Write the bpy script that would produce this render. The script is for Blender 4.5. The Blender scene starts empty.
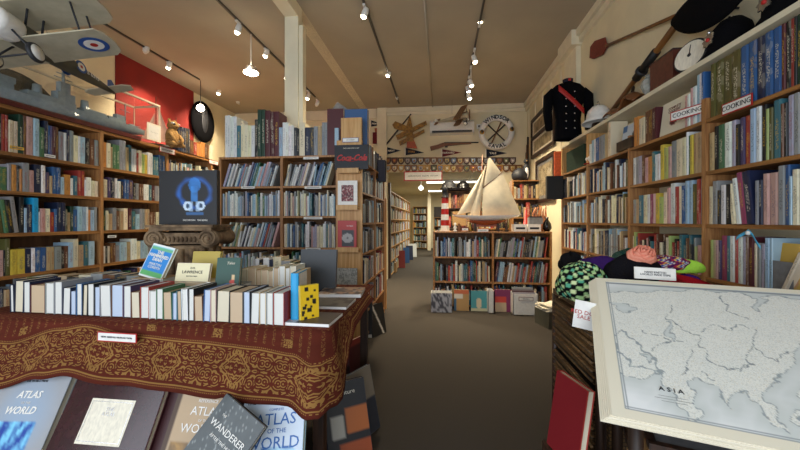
import bpy, math, random, re
from mathutils import Vector, Matrix
R=math.radians; pi=math.pi
SC=bpy.context.scene; COL=SC.collection
# ---------------------------------------------------------------- camera
F=350.0; TH=math.atan(40/350.0); EYE=Vector((0,0,1.35)); HY=221.0
cd=bpy.data.cameras.new('camera'); cam=bpy.data.objects.new('camera',cd); COL.objects.link(cam)
cam.location=EYE; cam.rotation_euler=(pi/2,0,TH)
cd.sensor_width=36; cd.lens=36*F/800; cd.shift_y=-(225-HY)/800; cd.clip_start=.05; cd.clip_end=60
SC.camera=cam
# ---------------------------------------------------------------- light and exposure
SC.view_settings.view_transform='Standard'; SC.view_settings.look='None'; SC.view_settings.gamma=1
SC.view_settings.use_curve_mapping=False; SC.view_settings.exposure=0.12
w=bpy.data.worlds.new('sky'); SC.world=w; w.use_nodes=True
bg=w.node_tree.nodes['Background']; bg.inputs[0].default_value=(.55,.68,.9,1); bg.inputs[1].default_value=.9
def area(name,loc,rot,sx,sy,power,col):
    l=bpy.data.lights.new(name,'AREA'); l.shape='RECTANGLE'; l.size=sx; l.size_y=sy; l.energy=power; l.color=col
    o=bpy.data.objects.new(name,l); o.location=loc; o.rotation_euler=rot; COL.objects.link(o); return o
# daylight through the shop window behind the photographer
area('window_daylight',(-1.4,-1.42,1.55),(R(90),0,0),5.2,2.1,130,(.87,.93,1.0))
# the fluorescent tubes of the back room light it
area('back_room_light_near',(0.7,11.3,2.55),(0,0,0),1.6,.3,110,(1,.93,.74))
area('back_room_light_far',(0.3,14.6,2.55),(0,0,0),1.6,.3,100,(1,.93,.74))
SPOT_POWER=125; SPOT_COL=(1,.84,.60)
def spot(loc,aim,power,size=110):
    l=bpy.data.lights.new('spot','SPOT'); l.energy=power; l.color=SPOT_COL; l.spot_size=R(size); l.spot_blend=.8; l.shadow_soft_size=.04
    o=bpy.data.objects.new('spot_light_source',l); o.location=loc
    d=Vector(aim)-Vector(loc); o.rotation_euler=d.to_track_quat('-Z','Y').to_euler(); COL.objects.link(o)
# ---------------------------------------------------------------- helpers
rnd=random.Random(7)
def ray(x,y):
    u=(x-400)/F; v=(HY-y)/F
    return Vector((u*math.cos(TH)-math.sin(TH), u*math.sin(TH)+math.cos(TH), v))
def P(x,y,X=None,Y=None,Z=None):
    d=ray(x,y)
    t=X/d.x if X is not None else Y/d.y if Y is not None else (Z-EYE.z)/d.z
    return EYE+d*t
def proj(p):
    d=Vector(p)-EYE; c,s=math.cos(TH),math.sin(TH)
    xx=d.x*c+d.y*s; yy=-d.x*s+d.y*c
    if yy<.02: return None
    return (400+F*xx/yy, HY-F*d.z/yy)
def lin(c):
    return c/12.92 if c<=.04045 else ((c+.055)/1.055)**2.4
def H(h):
    return tuple(lin(int(h[i:i+2],16)/255) for i in (0,2,4))
MATS={}
def mat(name,col,rough=.6,metal=0,var=.12,scale=30,bump=0,emit=0,trans=0,stretch=None,alt=None):
    if name in MATS: return MATS[name]
    m=bpy.data.materials.new(name); m.use_nodes=True; n=m.node_tree.nodes; L=m.node_tree.links
    b=n['Principled BSDF']; c=H(col) if isinstance(col,str) else col
    b.inputs['Roughness'].default_value=rough; b.inputs['Metallic'].default_value=metal
    b.inputs['Base Color'].default_value=(*c,1)
    if var>0 or alt:
        tc=n.new('ShaderNodeTexCoord'); mp=n.new('ShaderNodeMapping'); nz=n.new('ShaderNodeTexNoise'); rp=n.new('ShaderNodeValToRGB')
        mp.inputs['Scale'].default_value=stretch or (1,1,1); nz.inputs['Scale'].default_value=scale; nz.inputs['Detail'].default_value=3
        L.new(tc.outputs['Object'],mp.inputs[0]); L.new(mp.outputs[0],nz.inputs[0]); L.new(nz.outputs[0],rp.inputs[0])
        c2=H(alt) if alt else tuple(max(0,k*(1-var*2)) for k in c); c1=c if alt else tuple(min(1,k*(1+var)) for k in c)
        rp.color_ramp.elements[0].color=(*c2,1); rp.color_ramp.elements[1].color=(*c1,1)
        rp.color_ramp.elements[0].position=.35; rp.color_ramp.elements[1].position=.65
        L.new(rp.outputs[0],b.inputs['Base Color'])
        if bump:
            bp=n.new('ShaderNodeBump'); bp.inputs['Strength'].default_value=bump; bp.inputs['Distance'].default_value=.01
            L.new(nz.outputs[0],bp.inputs['Height']); L.new(bp.outputs[0],b.inputs['Normal'])
    if emit:
        b.inputs['Emission Color'].default_value=(*c,1); b.inputs['Emission Strength'].default_value=emit
    if trans: b.inputs['Transmission Weight'].default_value=trans
    MATS[name]=m; return m
def colmat(name,rough=.5,text=False,spec=.5):
    """colour from the mesh's own attribute; with text, blurry lettering runs down each book spine"""
    m=bpy.data.materials.new(name); m.use_nodes=True; n=m.node_tree.nodes; L=m.node_tree.links
    b=n['Principled BSDF']; b.inputs['Roughness'].default_value=rough; b.inputs['Specular IOR Level'].default_value=spec
    a=n.new('ShaderNodeAttribute'); a.attribute_name='Col'
    if text:
        k=n.new('ShaderNodeAttribute'); k.attribute_name='Ink'
        uv=n.new('ShaderNodeUVMap'); uv.uv_map='UVMap'
        sp=n.new('ShaderNodeSeparateXYZ'); L.new(uv.outputs[0],sp.inputs[0])
        def M(op,x,y=None):
            q=n.new('ShaderNodeMath'); q.operation=op
            for i,z in enumerate((x,y)):
                if z is None: continue
                if isinstance(z,(int,float)): q.inputs[i].default_value=z
                else: L.new(z,q.inputs[i])
            return q.outputs[0]
        fu=M('FRACT',sp.outputs[0]); fv=M('FRACT',sp.outputs[1])
        mu=M('LESS_THAN',M('ABSOLUTE',M('SUBTRACT',fu,.5)),.27)
        nz=n.new('ShaderNodeTexNoise'); nz.inputs['Scale'].default_value=1; nz.inputs['Detail'].default_value=1
        cb=n.new('ShaderNodeCombineXYZ'); L.new(M('MULTIPLY',sp.outputs[0],5.0),cb.inputs[0]); L.new(M('MULTIPLY',sp.outputs[1],34.0),cb.inputs[1])
        L.new(cb.outputs[0],nz.inputs[0])
        t=M('GREATER_THAN',nz.outputs[0],.52)
        seed=M('FLOOR',sp.outputs[0]); off=M('MULTIPLY',M('FRACT',M('MULTIPLY',seed,.377)),.25)
        mv=M('MULTIPLY',M('GREATER_THAN',fv,M('ADD',off,.14)),M('LESS_THAN',fv,M('ADD',off,.66)))
        n3=n.new('ShaderNodeTexNoise'); n3.inputs['Scale'].default_value=1; n3.inputs['Detail'].default_value=2
        c3=n.new('ShaderNodeCombineXYZ'); L.new(M('MULTIPLY',sp.outputs[0],1.7),c3.inputs[0]); L.new(M('MULTIPLY',fv,5.0),c3.inputs[1]); L.new(M('MULTIPLY',seed,.71),c3.inputs[2]); L.new(c3.outputs[0],n3.inputs[0])
        spine=M('GREATER_THAN',sp.outputs[0],.5)
        pat=M('MULTIPLY',M('MULTIPLY',M('GREATER_THAN',n3.outputs[0],.56),spine),M('MULTIPLY',M('GREATER_THAN',M('FRACT',M('MULTIPLY',seed,.613)),.55),.14))
        msk=M('MAXIMUM',M('MULTIPLY',M('MULTIPLY',mu,t),M('MULTIPLY',mv,.55)),pat)
        mx=n.new('ShaderNodeMix'); mx.data_type='RGBA'
        L.new(msk,mx.inputs[0]); L.new(a.outputs[0],mx.inputs[6]); L.new(k.outputs[0],mx.inputs[7]); L.new(mx.outputs[2],b.inputs['Base Color'])
    else: L.new(a.outputs[0],b.inputs['Base Color'])
    MATS[name]=m; return m
class MB:
    def __init__(s): s.v=[]; s.f=[]; s.m=[]; s.c=[]; s.k=[]; s.u=[]; s.sm=[]; s.T=Matrix.Identity(4); s.mat=None; s.col=(1,1,1); s.ink=(1,1,1); s.smooth=False
    def add(s,vs,fs,col=None,ink=None,uvs=None,T=None,mat=None,smooth=None):
        b=len(s.v); M=s.T@T if T is not None else s.T
        s.v+=[tuple(M@Vector(p)) for p in vs]
        for i,f in enumerate(fs):
            s.f.append(tuple(b+j for j in f)); s.m.append(mat or s.mat); s.c.append(col or s.col); s.k.append(ink or s.ink if not isinstance(ink,list) else ink[i])
            s.u.append(uvs[i] if uvs else [(0,0)]*len(f)); s.sm.append(s.smooth if smooth is None else smooth)
    def box(s,c,d,rot=None,**k):
        x,y,z=[a/2 for a in d]; T=Matrix.Translation(c)
        if rot is not None: T=T@(rot if isinstance(rot,Matrix) else Matrix.Rotation(rot,4,'Z'))
        s.add([(a*x,b*y,e*z) for a in(-1,1) for b in(-1,1) for e in(-1,1)],[(0,1,3,2),(4,6,7,5),(0,4,5,1),(2,3,7,6),(0,2,6,4),(1,5,7,3)],T=T,**k)
    def b2(s,x0,x1,y0,y1,z0,z1,**k): s.box(((x0+x1)/2,(y0+y1)/2,(z0+z1)/2),(abs(x1-x0),abs(y1-y0),abs(z1-z0)),**k)
    def tube(s,p0,p1,r0,r1=None,n=10,cap=True,**k):
        s.path([p0,p1],[r0,r0 if r1 is None else r1],n,cap,**k)
    def path(s,pts,rs,n=8,cap=True,**k):
        pts=[Vector(p) for p in pts]; rs=rs if isinstance(rs,(list,tuple)) else [rs]*len(pts)
        vs=[];fs=[];ref=None
        for i,p in enumerate(pts):
            d=(pts[min(i+1,len(pts)-1)]-pts[max(i-1,0)]).normalized()
            if ref is None: ref=Vector((0,0,1)) if abs(d.z)<.9 else Vector((1,0,0))
            a=(ref-d*ref.dot(d)).normalized(); ref=a; b=d.cross(a)
            for j in range(n):
                t=2*pi*j/n; vs.append(p+a*math.cos(t)*rs[i]+b*math.sin(t)*rs[i])
        for i in range(len(pts)-1):
            for j in range(n):
                q=(j+1)%n; fs.append((i*n+j,i*n+q,(i+1)*n+q,(i+1)*n+j))
        if cap: fs.append(tuple(range(n-1,-1,-1))); fs.append(tuple((len(pts)-1)*n+j for j in range(n)))
        k.setdefault('smooth',True); s.add(vs,fs,**k)
    def lathe(s,prof,n=20,T=None,cap=True,**k):
        vs=[];fs=[]
        for r,z in prof:
            for j in range(n): t=2*pi*j/n; vs.append((r*math.cos(t),r*math.sin(t),z))
        for i in range(len(prof)-1):
            for j in range(n):
                q=(j+1)%n; fs.append((i*n+j,i*n+q,(i+1)*n+q,(i+1)*n+j))
        if cap: fs.append(tuple(range(n-1,-1,-1))); fs.append(tuple((len(prof)-1)*n+j for j in range(n)))
        k.setdefault('smooth',True); s.add(vs,fs,T=T,**k)
    def ball(s,c,r,n=12,**k):
        rr=(r,r,r) if isinstance(r,(int,float)) else r
        m=n//2+1
        s.lathe([(max(.001,math.sin(pi*i/m)),-math.cos(pi*i/m)) for i in range(m+1)],n,T=Matrix.Translation(c)@Matrix.Diagonal((*rr,1)),cap=False,**k)
    def prism(s,poly,t,T=None,**k):
        """poly in local XY, extruded from z=0 to z=t"""
        n=len(poly)
        s.add([(x,y,0) for x,y in poly]+[(x,y,t) for x,y in poly],[tuple(range(n-1,-1,-1)),tuple(range(n,2*n))]+[(i,(i+1)%n,n+(i+1)%n,n+i) for i in range(n)],T=T,**k)
    def sheet(s,fn,nu,nv,uv=None,colf=None,**k):
        vs=[fn(i/nu,j/nv) for j in range(nv+1) for i in range(nu+1)]; fs=[];uvs=[]
        for j in range(nv):
            for i in range(nu):
                a=j*(nu+1)+i; fs.append((a,a+1,a+nu+2,a+nu+1))
                q=[(i,j),(i+1,j),(i+1,j+1),(i,j+1)]; uvs.append([uv(x/nu,y/nv) if uv else (x/nu,y/nv) for x,y in q])
        k.setdefault('smooth',True); b=len(s.c); s.add(vs,fs,uvs=uvs,**k)
        if colf:
            for q in range(len(fs)): j,i=divmod(q,nu); s.c[b+q]=[colf(x/nu,y/nv) for x,y in((i,j),(i+1,j),(i+1,j+1),(i,j+1))]
    def build(s,name,parent=None,loc=None,solid=0):
        me=bpy.data.meshes.new(name); L=Vector(loc) if loc is not None else Vector((0,0,0))
        me.from_pydata([tuple(Vector(p)-L) for p in s.v],[],s.f)
        ms=[]
        for x in s.m:
            if x not in ms: ms.append(x)
        for x in ms: me.materials.append(x if not isinstance(x,str) else MATS[x])
        me.polygons.foreach_set('material_index',[ms.index(x) for x in s.m]); me.polygons.foreach_set('use_smooth',s.sm)
        if any(getattr(x,'name',x) in ATTRMATS for x in ms):
            ca=me.attributes.new('Col','FLOAT_COLOR','CORNER'); ki=me.attributes.new('Ink','FLOAT_COLOR','CORNER'); uv=me.uv_layers.new(name='UVMap')
            A=[];B=[];U=[]
            for f,c,k,u in zip(s.f,s.c,s.k,s.u):
                for i in range(len(f)):
                    cc=c[i] if isinstance(c,list) else c
                    A+=[*cc,1]; B+=[*k,1]; U+=list(u[i])
            ca.data.foreach_set('color',A); ki.data.foreach_set('color',B); uv.data.foreach_set('uv',U)
        me.validate(); me.update()
        o=bpy.data.objects.new(name,me); COL.objects.link(o); o.location=L
        if parent: o.parent=parent
        if solid:
            md=o.modifiers.new('thickness','SOLIDIFY'); md.thickness=solid; md.offset=0
        return o
ATTRMATS={'book_cover','painted','tapestry','knitted'}
def tag(o,label,cat,group=None,kind=None):
    if label: o['label']=label
    if cat: o['category']=cat
    if group: o['group']=group
    if kind: o['kind']=kind
    return o
def thing(name,loc,label,cat,group=None,rz=0):
    o=bpy.data.objects.new(name,None); COL.objects.link(o); o.location=loc; o.rotation_euler=(0,0,rz); o.empty_display_size=.1
    return tag(o,label,cat,group)
def struct(name,mb):
    o=mb.build(name); o['kind']='structure'; return o
def FR(origin,right,up):
    r=Vector(right).normalized(); u=Vector(up); u=(u-r*u.dot(r)).normalized(); n=r.cross(u)
    return Matrix(((r.x,u.x,n.x,origin[0]),(r.y,u.y,n.y,origin[1]),(r.z,u.z,n.z,origin[2]),(0,0,0,1)))
def text_mb(mb,s,size,T,mat,shear=0,depth=.0006,bold=0,sx=1,align='CENTER'):
    cu=bpy.data.curves.new('t','FONT'); cu.body=s; cu.size=size; cu.align_x=align; cu.align_y='CENTER'; cu.shear=shear; cu.extrude=depth; cu.offset=bold; cu.resolution_u=2; cu.space_line=.85
    o=bpy.data.objects.new('t',cu); COL.objects.link(o); bpy.context.view_layer.update()
    me=bpy.data.meshes.new_from_object(o.evaluated_get(bpy.context.evaluated_depsgraph_get()))
    mb.add([(v.co.x*sx,v.co.y,v.co.z) for v in me.vertices],[tuple(p.vertices) for p in me.polygons],T=T,mat=mat)
    bpy.data.objects.remove(o); bpy.data.curves.remove(cu); bpy.data.meshes.remove(me)
def text_part(name,parent,s,size,T,m,**k):
    b=MB(); text_mb(b,s,size,T,m,**k); return b.build(name,parent)
# ---------------------------------------------------------------- materials
W=H
colmat('book_cover',.45,True); colmat('painted',.5)
mat('pine','b58350',.5,stretch=(1,1,.06),scale=60,alt='8e5f36')
mat('pine_pale','d3a56a',.5,stretch=(1,1,.05),scale=50,alt='b58348')
mat('shelf_wood','a9763f',.5,stretch=(1,.05,1),scale=50,alt='7d5228')
mat('dark_wood','3a2417',.5,stretch=(1,1,.1),scale=40,alt='20130b')
mat('back_board','7a5636',.7,stretch=(1,1,.1),scale=20,alt='5a3c24')
mat('cream_wall','e4d8b6',.85,var=.03,scale=3)
mat('cream_paint','e6dcc0',.55,var=.03,scale=5)
mat('ceiling_paint','aca28e',.9,var=.03,scale=1.5)
mat('red_wall','80130a',.8,var=.05,scale=3)
mat('carpet','413a31',.95,scale=220,bump=.4,alt='312b24')
mat('black','0b0b0c',.6,var=0); mat('black_gloss','0c0c10',.25,var=0); mat('black_cloth','0b0b0f',.95,scale=200,var=.2)
MATS['black_cloth'].node_tree.nodes['Principled BSDF'].inputs['Specular IOR Level'].default_value=.1; mat('track_grey','4a443c',.5,var=0)
mat('white','e8e6e0',.5,var=.03); mat('paper','e9e2cf',.8,scale=90,stretch=(1,1,.1),var=.06); mat('grey','77787a',.6,var=.08)
mat('map_paper','e6dec8',.85,scale=4,var=.03); mat('silver','c8c8cc',.25,metal=1,var=0); mat('brass','b08a40',.3,metal=1,var=.05); mat('red','b01c18',.5,var=.05); mat('ink','22242a',.6,var=0)
def glass_mat():
    m=bpy.data.materials.new('glass'); m.use_nodes=True; n=m.node_tree.nodes; L=m.node_tree.links
    tr=n.new('ShaderNodeBsdfTransparent'); gl=n.new('ShaderNodeBsdfGlossy'); gl.inputs['Roughness'].default_value=.03; lw=n.new('ShaderNodeLayerWeight'); lw.inputs[0].default_value=.5; pw=n.new('ShaderNodeMath'); pw.operation='POWER'; pw.inputs[1].default_value=5; fr=n.new('ShaderNodeMath'); fr.operation='MULTIPLY_ADD'; fr.inputs[1].default_value=.3; fr.inputs[2].default_value=.04; L.new(lw.outputs['Facing'],pw.inputs[0]); L.new(pw.outputs[0],fr.inputs[0]); mx=n.new('ShaderNodeMixShader')
    L.new(fr.outputs[0],mx.inputs[0]); L.new(tr.outputs[0],mx.inputs[1]); L.new(gl.outputs[0],mx.inputs[2]); L.new(mx.outputs[0],n['Material Output'].inputs[0]); MATS['glass']=m
glass_mat()
mat('bulb',(1,.86,.62),.5,var=0,emit=25); mat('tube',(1,.94,.76),.5,var=0,emit=5)
mat('cloth_navy','141a30',.9,var=.1); mat('gold','b7862c',.5,var=.1); mat('blue','1d4f9a',.5,var=.05)
# ================================================================ SETTING
CZ=3.93
b=MB(); b.b2(-4.95,2.2,-1.55,8.0,-.1,0,mat='carpet'); b.b2(-4.95,4.2,8.0,17.6,-.1,0,mat='carpet'); struct('floor',b)
b=MB(); b.b2(-5.0,2.0,-1.55,8.02,CZ,CZ+.1,mat='ceiling_paint'); b.b2(-4.95,4.2,8.12,17.6,2.66,2.76,mat='cream_wall'); struct('ceiling',b)
b=MB(); b.b2(-5.0,-4.9,-1.55,8.02,0,CZ,mat='cream_wall'); struct('wall_left',b)
pr=P(115,53,X=-4.9); p2=P(193,91,X=-4.9)
b=MB(); b.b2(-4.9,-4.885,pr.y,p2.y,0.0,CZ,mat='red_wall'); struct('wall_left_red',b)
b=MB(); b.b2(1.9,2.0,-1.55,8.02,0,CZ,mat='cream_wall')
for k in range(5): y=5.75+k*.5; b.b2(1.885,1.9,y,y+.05,2.3,CZ-.2,mat='cream_paint')
struct('wall_right',b)
b=MB(); b.b2(1.84,1.905,5.0,5.45,0,CZ,mat='cream_paint'); struct('trim_4',b)
b=MB(); BX0=P(387,150,Y=7.95).x
b.b2(-5,BX0,7.95,8.12,0,CZ,mat='cream_wall'); b.b2(BX0,1.95,7.95,8.12,2.46,CZ,mat='cream_wall'); b.b2(1.25,1.95,7.95,8.12,0,2.46,mat='cream_wall'); struct('wall_back',b)
b=MB(); b.b2(BX0,1.85,7.9,7.95,CZ-.1,CZ,mat='cream_paint'); b.b2(BX0,1.85,7.925,7.95,CZ-.17,CZ-.1,mat='cream_paint'); struct('trim_1',b)
b=MB(); b.b2(-4.9,BX0-.25,7.92,7.95,CZ-.22,CZ,mat='cream_paint'); b.b2(BX0-.22,BX0,7.88,7.95,0,CZ,mat='cream_paint'); struct('trim_2',b)
b=MB(); b.b2(1.82,1.9,-1.5,7.95,CZ-.09,CZ,mat='cream_paint'); b.b2(1.855,1.9,-1.5,7.95,CZ-.18,CZ-.1,mat='cream_paint')
b.b2(1.76,1.9,4.95,5.5,CZ-.2,CZ,mat='cream_paint'); struct('trim_3',b)
# shop front behind the camera: sill, header, piers and mullions with the sky outside
b=MB(); b.b2(-5,2,-1.6,-1.5,0,.45,mat='cream_wall'); b.b2(-5,2,-1.6,-1.5,2.65,CZ,mat='cream_wall'); b.b2(-5,-4.1,-1.6,-1.5,.45,2.65,mat='cream_wall'); b.b2(1.3,2,-1.6,-1.5,.45,2.65,mat='cream_wall'); struct('wall_front',b)
b=MB(); b.b2(-1.45,-1.37,-1.58,-1.5,.45,2.65,mat='cream_paint'); struct('window_1',b)
# beam and post
bx=P(296,22,Y=4.1); BXL=P(289,22,Y=4.1).x; BXR=P(302,22,Y=4.1).x
b=MB(); b.b2(BXL,BXR,-1.5,4.1,bx.z,CZ,mat='cream_paint'); b.b2(BXL,BXR,4.1,7.95,bx.z+.35,CZ,mat='cream_paint'); struct('beam',b)
b=MB(); b.b2(BXL,BXR+.0,3.98,4.12,0,bx.z,mat='cream_paint'); b.b2(BXR,BXR+.05,4.0,4.1,0,bx.z-.1,mat='cream_paint'); struct('post_column',b)
# ceiling seam and conduit
b=MB(); a=P(424,0,Z=CZ-.01); c=P(432,107,Z=CZ-.01); b.tube((a.x,a.y-.3,CZ-.012),(a.x+.02,7.9,CZ-.012),.012,mat='ceiling_paint'); tag(b.build('ceiling_conduit'),'thin painted conduit running along the ceiling towards the lifebuoy wall','conduit')
# back room
b=MB(); b.b2(-4.9,4.2,17.5,17.6,0,2.7,mat='cream_wall'); struct('wall_back_room',b)
b=MB(); b.b2(4.1,4.2,8.1,17.6,0,2.7,mat='cream_wall'); struct('wall_back_room_right',b)
b=MB(); b.b2(-2.2,-2.1,8.1,17.6,0,2.7,mat='cream_wall'); struct('wall_back_room_left',b)
# ================================================================ BOOK MAKER
PAL=dict(white='dcdedc',cream='dcd2b4',tan='b39a72',brown='66422c',black='17181b',grey='8b8f90',navy='1d2640',blue='2d5688',sky='9ab8ca',teal='396a76',
 green='456e4c',darkgreen='183a2c',olive='55512a',lime='a2b068',yellow='cbb244',orange='c48442',red='97342d',maroon='4e1f26',pink='c09a94',magenta='92405f',purple='483e62',lilac='a09cac',cyan='1fa0d8',charcoal='33363c')
WORD=dict(sky='pale blue',darkgreen='dark green',lilac='lilac grey',navy='navy',charcoal='charcoal',lime='lime green')
PC={k:H(v) for k,v in PAL.items()}
def jit(c,a=.12):
    k=1+rnd.uniform(-a,a); return tuple(min(1,max(0,q*k*(1+rnd.uniform(-.05,.05)))) for q in c)
DARKS={'brown','black','navy','blue','teal','green','darkgreen','olive','red','maroon','magenta','purple','charcoal'}
def book_geo(mb,T,t,h,d,cn,page=(.80,.74,.60),ink=None,band=None,parts='both',mat='book_cover'):
    """spine at y=0 facing -y, thickness along x from 0 to t"""
    col=jit(PC[cn]); k=rnd.randrange(1,400)
    if ink is None: ink=H('e8e0c8') if cn in DARKS and rnd.random()<.75 else H('d8b040') if cn in DARKS else rnd.choice([H('2a2a30'),H('8a2020'),H('20406a'),H('303030')])
    c=min(.003,t*.2); e=min(.004,d*.1)
    if parts in('both','cover'):
        o=[(0,d),(0,e),(t*.22,0),(t*.78,0),(t,e),(t,d)]; i=[(c,d),(c,e+.001),(t*.3,c),(t*.7,c),(t-c,e+.001),(t-c,d)]
        pts=o+i; vs=[(x,y,0) for x,y in pts]+[(x,y,h) for x,y in pts]; n=12
        fs=[];uv=[];ik=[]
        us=[0,.0,.12,.88,1,1]
        for j in range(5):
            fs.append((j,j+1,n+j+1,n+j)); sp=j in(1,2,3)
            uv.append([(k+us[j],0.001),(k+us[j+1],.001),(k+us[j+1],.999),(k+us[j],.999)] if sp else [(0,0)]*4); ik.append(ink if sp else col)
            fs.append((6+j+1,6+j,n+6+j,n+6+j+1)); uv.append([(0,0)]*4); ik.append(col)
            fs.append((j+1,j,6+j,6+j+1)); uv.append([(0,0)]*4); ik.append(col)
            fs.append((n+j,n+j+1,n+6+j+1,n+6+j)); uv.append([(0,0)]*4); ik.append(col)
        for a,bb in((0,6),(5,11)):
            f=(a,bb,n+bb,n+a); fs.append(f if a==0 else f[::-1]); uv.append([(0,0)]*4); ik.append(col)
        mb.add(vs,fs,col=col,ink=ik,uvs=uv,T=T,mat=mat)
        if band:
            z0,z1,bc=band; mb.add([(t*.1,-.0006,h*z0),(t*.9,-.0006,h*z0),(t*.9,-.0006,h*z1),(t*.1,-.0006,h*z1)],[(0,1,2,3)],col=bc,ink=[bc],T=T,mat=mat)
    if parts in('both','pages'):
        mb.box(((t)/2,(d+c)/2-.002,h/2),(t-2*c-.0004,d-c-.006,h-.007),col=page,ink=[page]*6,T=None if T is None else T,mat=mat) if False else mb.add(
          [(x,y,z) for x in(c,t-c) for y in(c+.001,d-.004) for z in(.003,h-.004)],[(0,1,3,2),(4,6,7,5),(0,4,5,1),(2,3,7,6),(0,2,6,4),(1,5,7,3)],col=page,ink=[page]*6,T=T,mat=mat)
BOOKS=[]   # shelf books waiting to be made: dict(T,t,h,d,c,row,idx,vis)
OCC=[(8,272,312,330),(0,322,345,450),(158,170,217,300),(566,258,705,300),(590,275,800,450),(298,250,338,300),(150,262,300,300),(337,118,364,300),(547,176,558,199),(150,240,240,300)]
NUMW=['first','second','third','fourth','fifth','sixth','seventh','eighth','ninth','tenth','eleventh','twelfth','thirteenth','fourteenth','fifteenth','sixteenth','seventeenth','eighteenth','nineteenth','twentieth']
def ordw(n):
    if n<20: return NUMW[n]
    a,r=divmod(n+1,10); tens={2:'twenty',3:'thirty',4:'forty',5:'fifty'}[a]; 
    return tens+'-'+NUMW[r-1] if r else {2:'twentieth',3:'thirtieth',4:'fortieth',5:'fiftieth'}[a]
def queue(T,t,h,d,c,row,lean=0,weight=1):
    BOOKS.append(dict(T=T,t=t,h=h,d=d,c=c,row=row,w=weight))
def row_T(kind,s,z,plane,s0,lean=0,push=0):
    """kind R (right wall, row runs towards the camera), L (left wall), F (facing the camera). s: distance from the row's left end as seen"""
    if kind=='R': M=Matrix.Translation((plane+push,s0-s,z))@Matrix.Rotation(-pi/2,4,'Z')
    elif kind=='L': M=Matrix.Translation((plane-push,s0+s,z))@Matrix.Rotation(pi/2,4,'Z')
    else: M=Matrix.Translation((s0+s,plane+push,z))
    return M@Matrix.Rotation(lean,4,'Y')
def coord(kind,x,plane):
    if kind=='R': return -P(x,200,X=plane).y
    if kind=='L': return P(x,200,X=plane).y
    return P(x,200,Y=plane).x
def rand_row(kind,plane,z,a,e,gap,pal,row,tmin=.012,tmax=.038,hmin=.62,hmax=.92,d=.17,leanp=0.0,w=1,push=.012):
    """a,e: ends along the row axis, in coord() units"""
    s=0; L=e-a; s0=a if kind!='R' else -a; lean=0; gap=gap-.008
    while True:
        t=rnd.uniform(tmin,tmax)
        h=gap*rnd.uniform(hmin,hmax)
        if leanp: lean=leanp if rnd.random()<.94 else leanp*.5
        step=t/math.cos(lean)+.0006 if lean else t+.0006
        if s+step+(math.sin(lean)*h if lean else 0)>L-.004: break
        if rnd.random()<.03: s+=rnd.uniform(.01,.04); continue
        z1=z+(0 if lean<=0 else t*math.sin(lean))
        queue(row_T(kind,s,z1+.001,plane,s0,lean,push+rnd.uniform(0,.012)),t,h,d*rnd.uniform(.8,1.05),rnd.choice(pal),row,weight=w); s+=step
def spec_row(kind,plane,z,spec,gap,row,d=.17,w=1,push=.01,hs=1):
    it=re.findall(r'(\d+(?:\.\d+)?)([a-z]+)(\d*)([/\\]?)',spec); 
    for i,(x,c,hh,ln) in enumerate(it):
        if c=='end' or c=='gap': continue
        x0=float(x); x1=float(it[i+1][0]); a=coord(kind,x0,plane); e=coord(kind,x1,plane); t=e-a-.0008
        if t<.004: continue
        hh=int(hh or 7)
        h=(P(x0,hh,**({'Y':plane} if kind=='F' else {'X':plane})).z-z) if hh>20 else (gap-.01)*min(.975,(hh+.8)/10)*hs
        h=min(h,gap*3); lean=.12 if ln=='/' else -.12 if ln=='\\' else 0
        n=1 if t<.062 else 2 if t<.12 else 3
        for q in range(n):
            tt=t/n-.0005
            queue(row_T(kind,q*t/n+0,z+.001+(tt*math.sin(lean) if lean>0 else 0),plane,a if kind!='R' else -a,lean,push+rnd.uniform(0,.006)),tt,h,d*rnd.uniform(.85,1.0),c,row,weight=w)
def bookcase(name,kind,plane,depth,posts,zs,label,wood='shelf_wood',postw=.03,back=True,top=True,thick=.022,plinth=True,side_wood='pine',tz=None,group=None):
    """posts: coords along the row axis of every upright's centre; zs: board tops"""
    t=thing(name,(0,0,0),label,'bookcase',group)
    def bx(m,a,e,p0,p1,z0,z1,mt):
        if kind=='R': m.b2(plane+p0,plane+p1,-a,-e,z0,z1,mat=mt)
        elif kind=='L': m.b2(plane-p1,plane-p0,a,e,z0,z1,mat=mt)
        else: m.b2(a,e,plane+p0,plane+p1,z0,z1,mat=mt)
    ztop=tz or zs[0]
    for p in posts:
        m=MB(); bx(m,p-postw/2,p+postw/2,0,depth,0,ztop,side_wood); m.build('upright',t)
    for i in range(len(posts)-1):
        for z in zs:
            m=MB(); bx(m,posts[i]+postw/2,posts[i+1]-postw/2,.003,depth-.006,z-thick,z,wood); m.build('shelf',t)
    if back:
        m=MB(); bx(m,posts[0],posts[-1],depth-.006,depth,0,ztop,'back_board'); m.build('back_panel',t)
    return t
mixed=['white','cream','tan','brown','black','grey','navy','blue','sky','teal','green','olive','red','maroon','orange','pink','cream','white','grey','black','purple','yellow']
cool=['white','white','white','cream','sky','sky','grey','blue','white','navy','lilac','grey','teal','cream','charcoal','sky','white','pink','green']
old=['brown','tan','maroon','darkgreen','cream','navy','black','tan','olive','grey']
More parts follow.
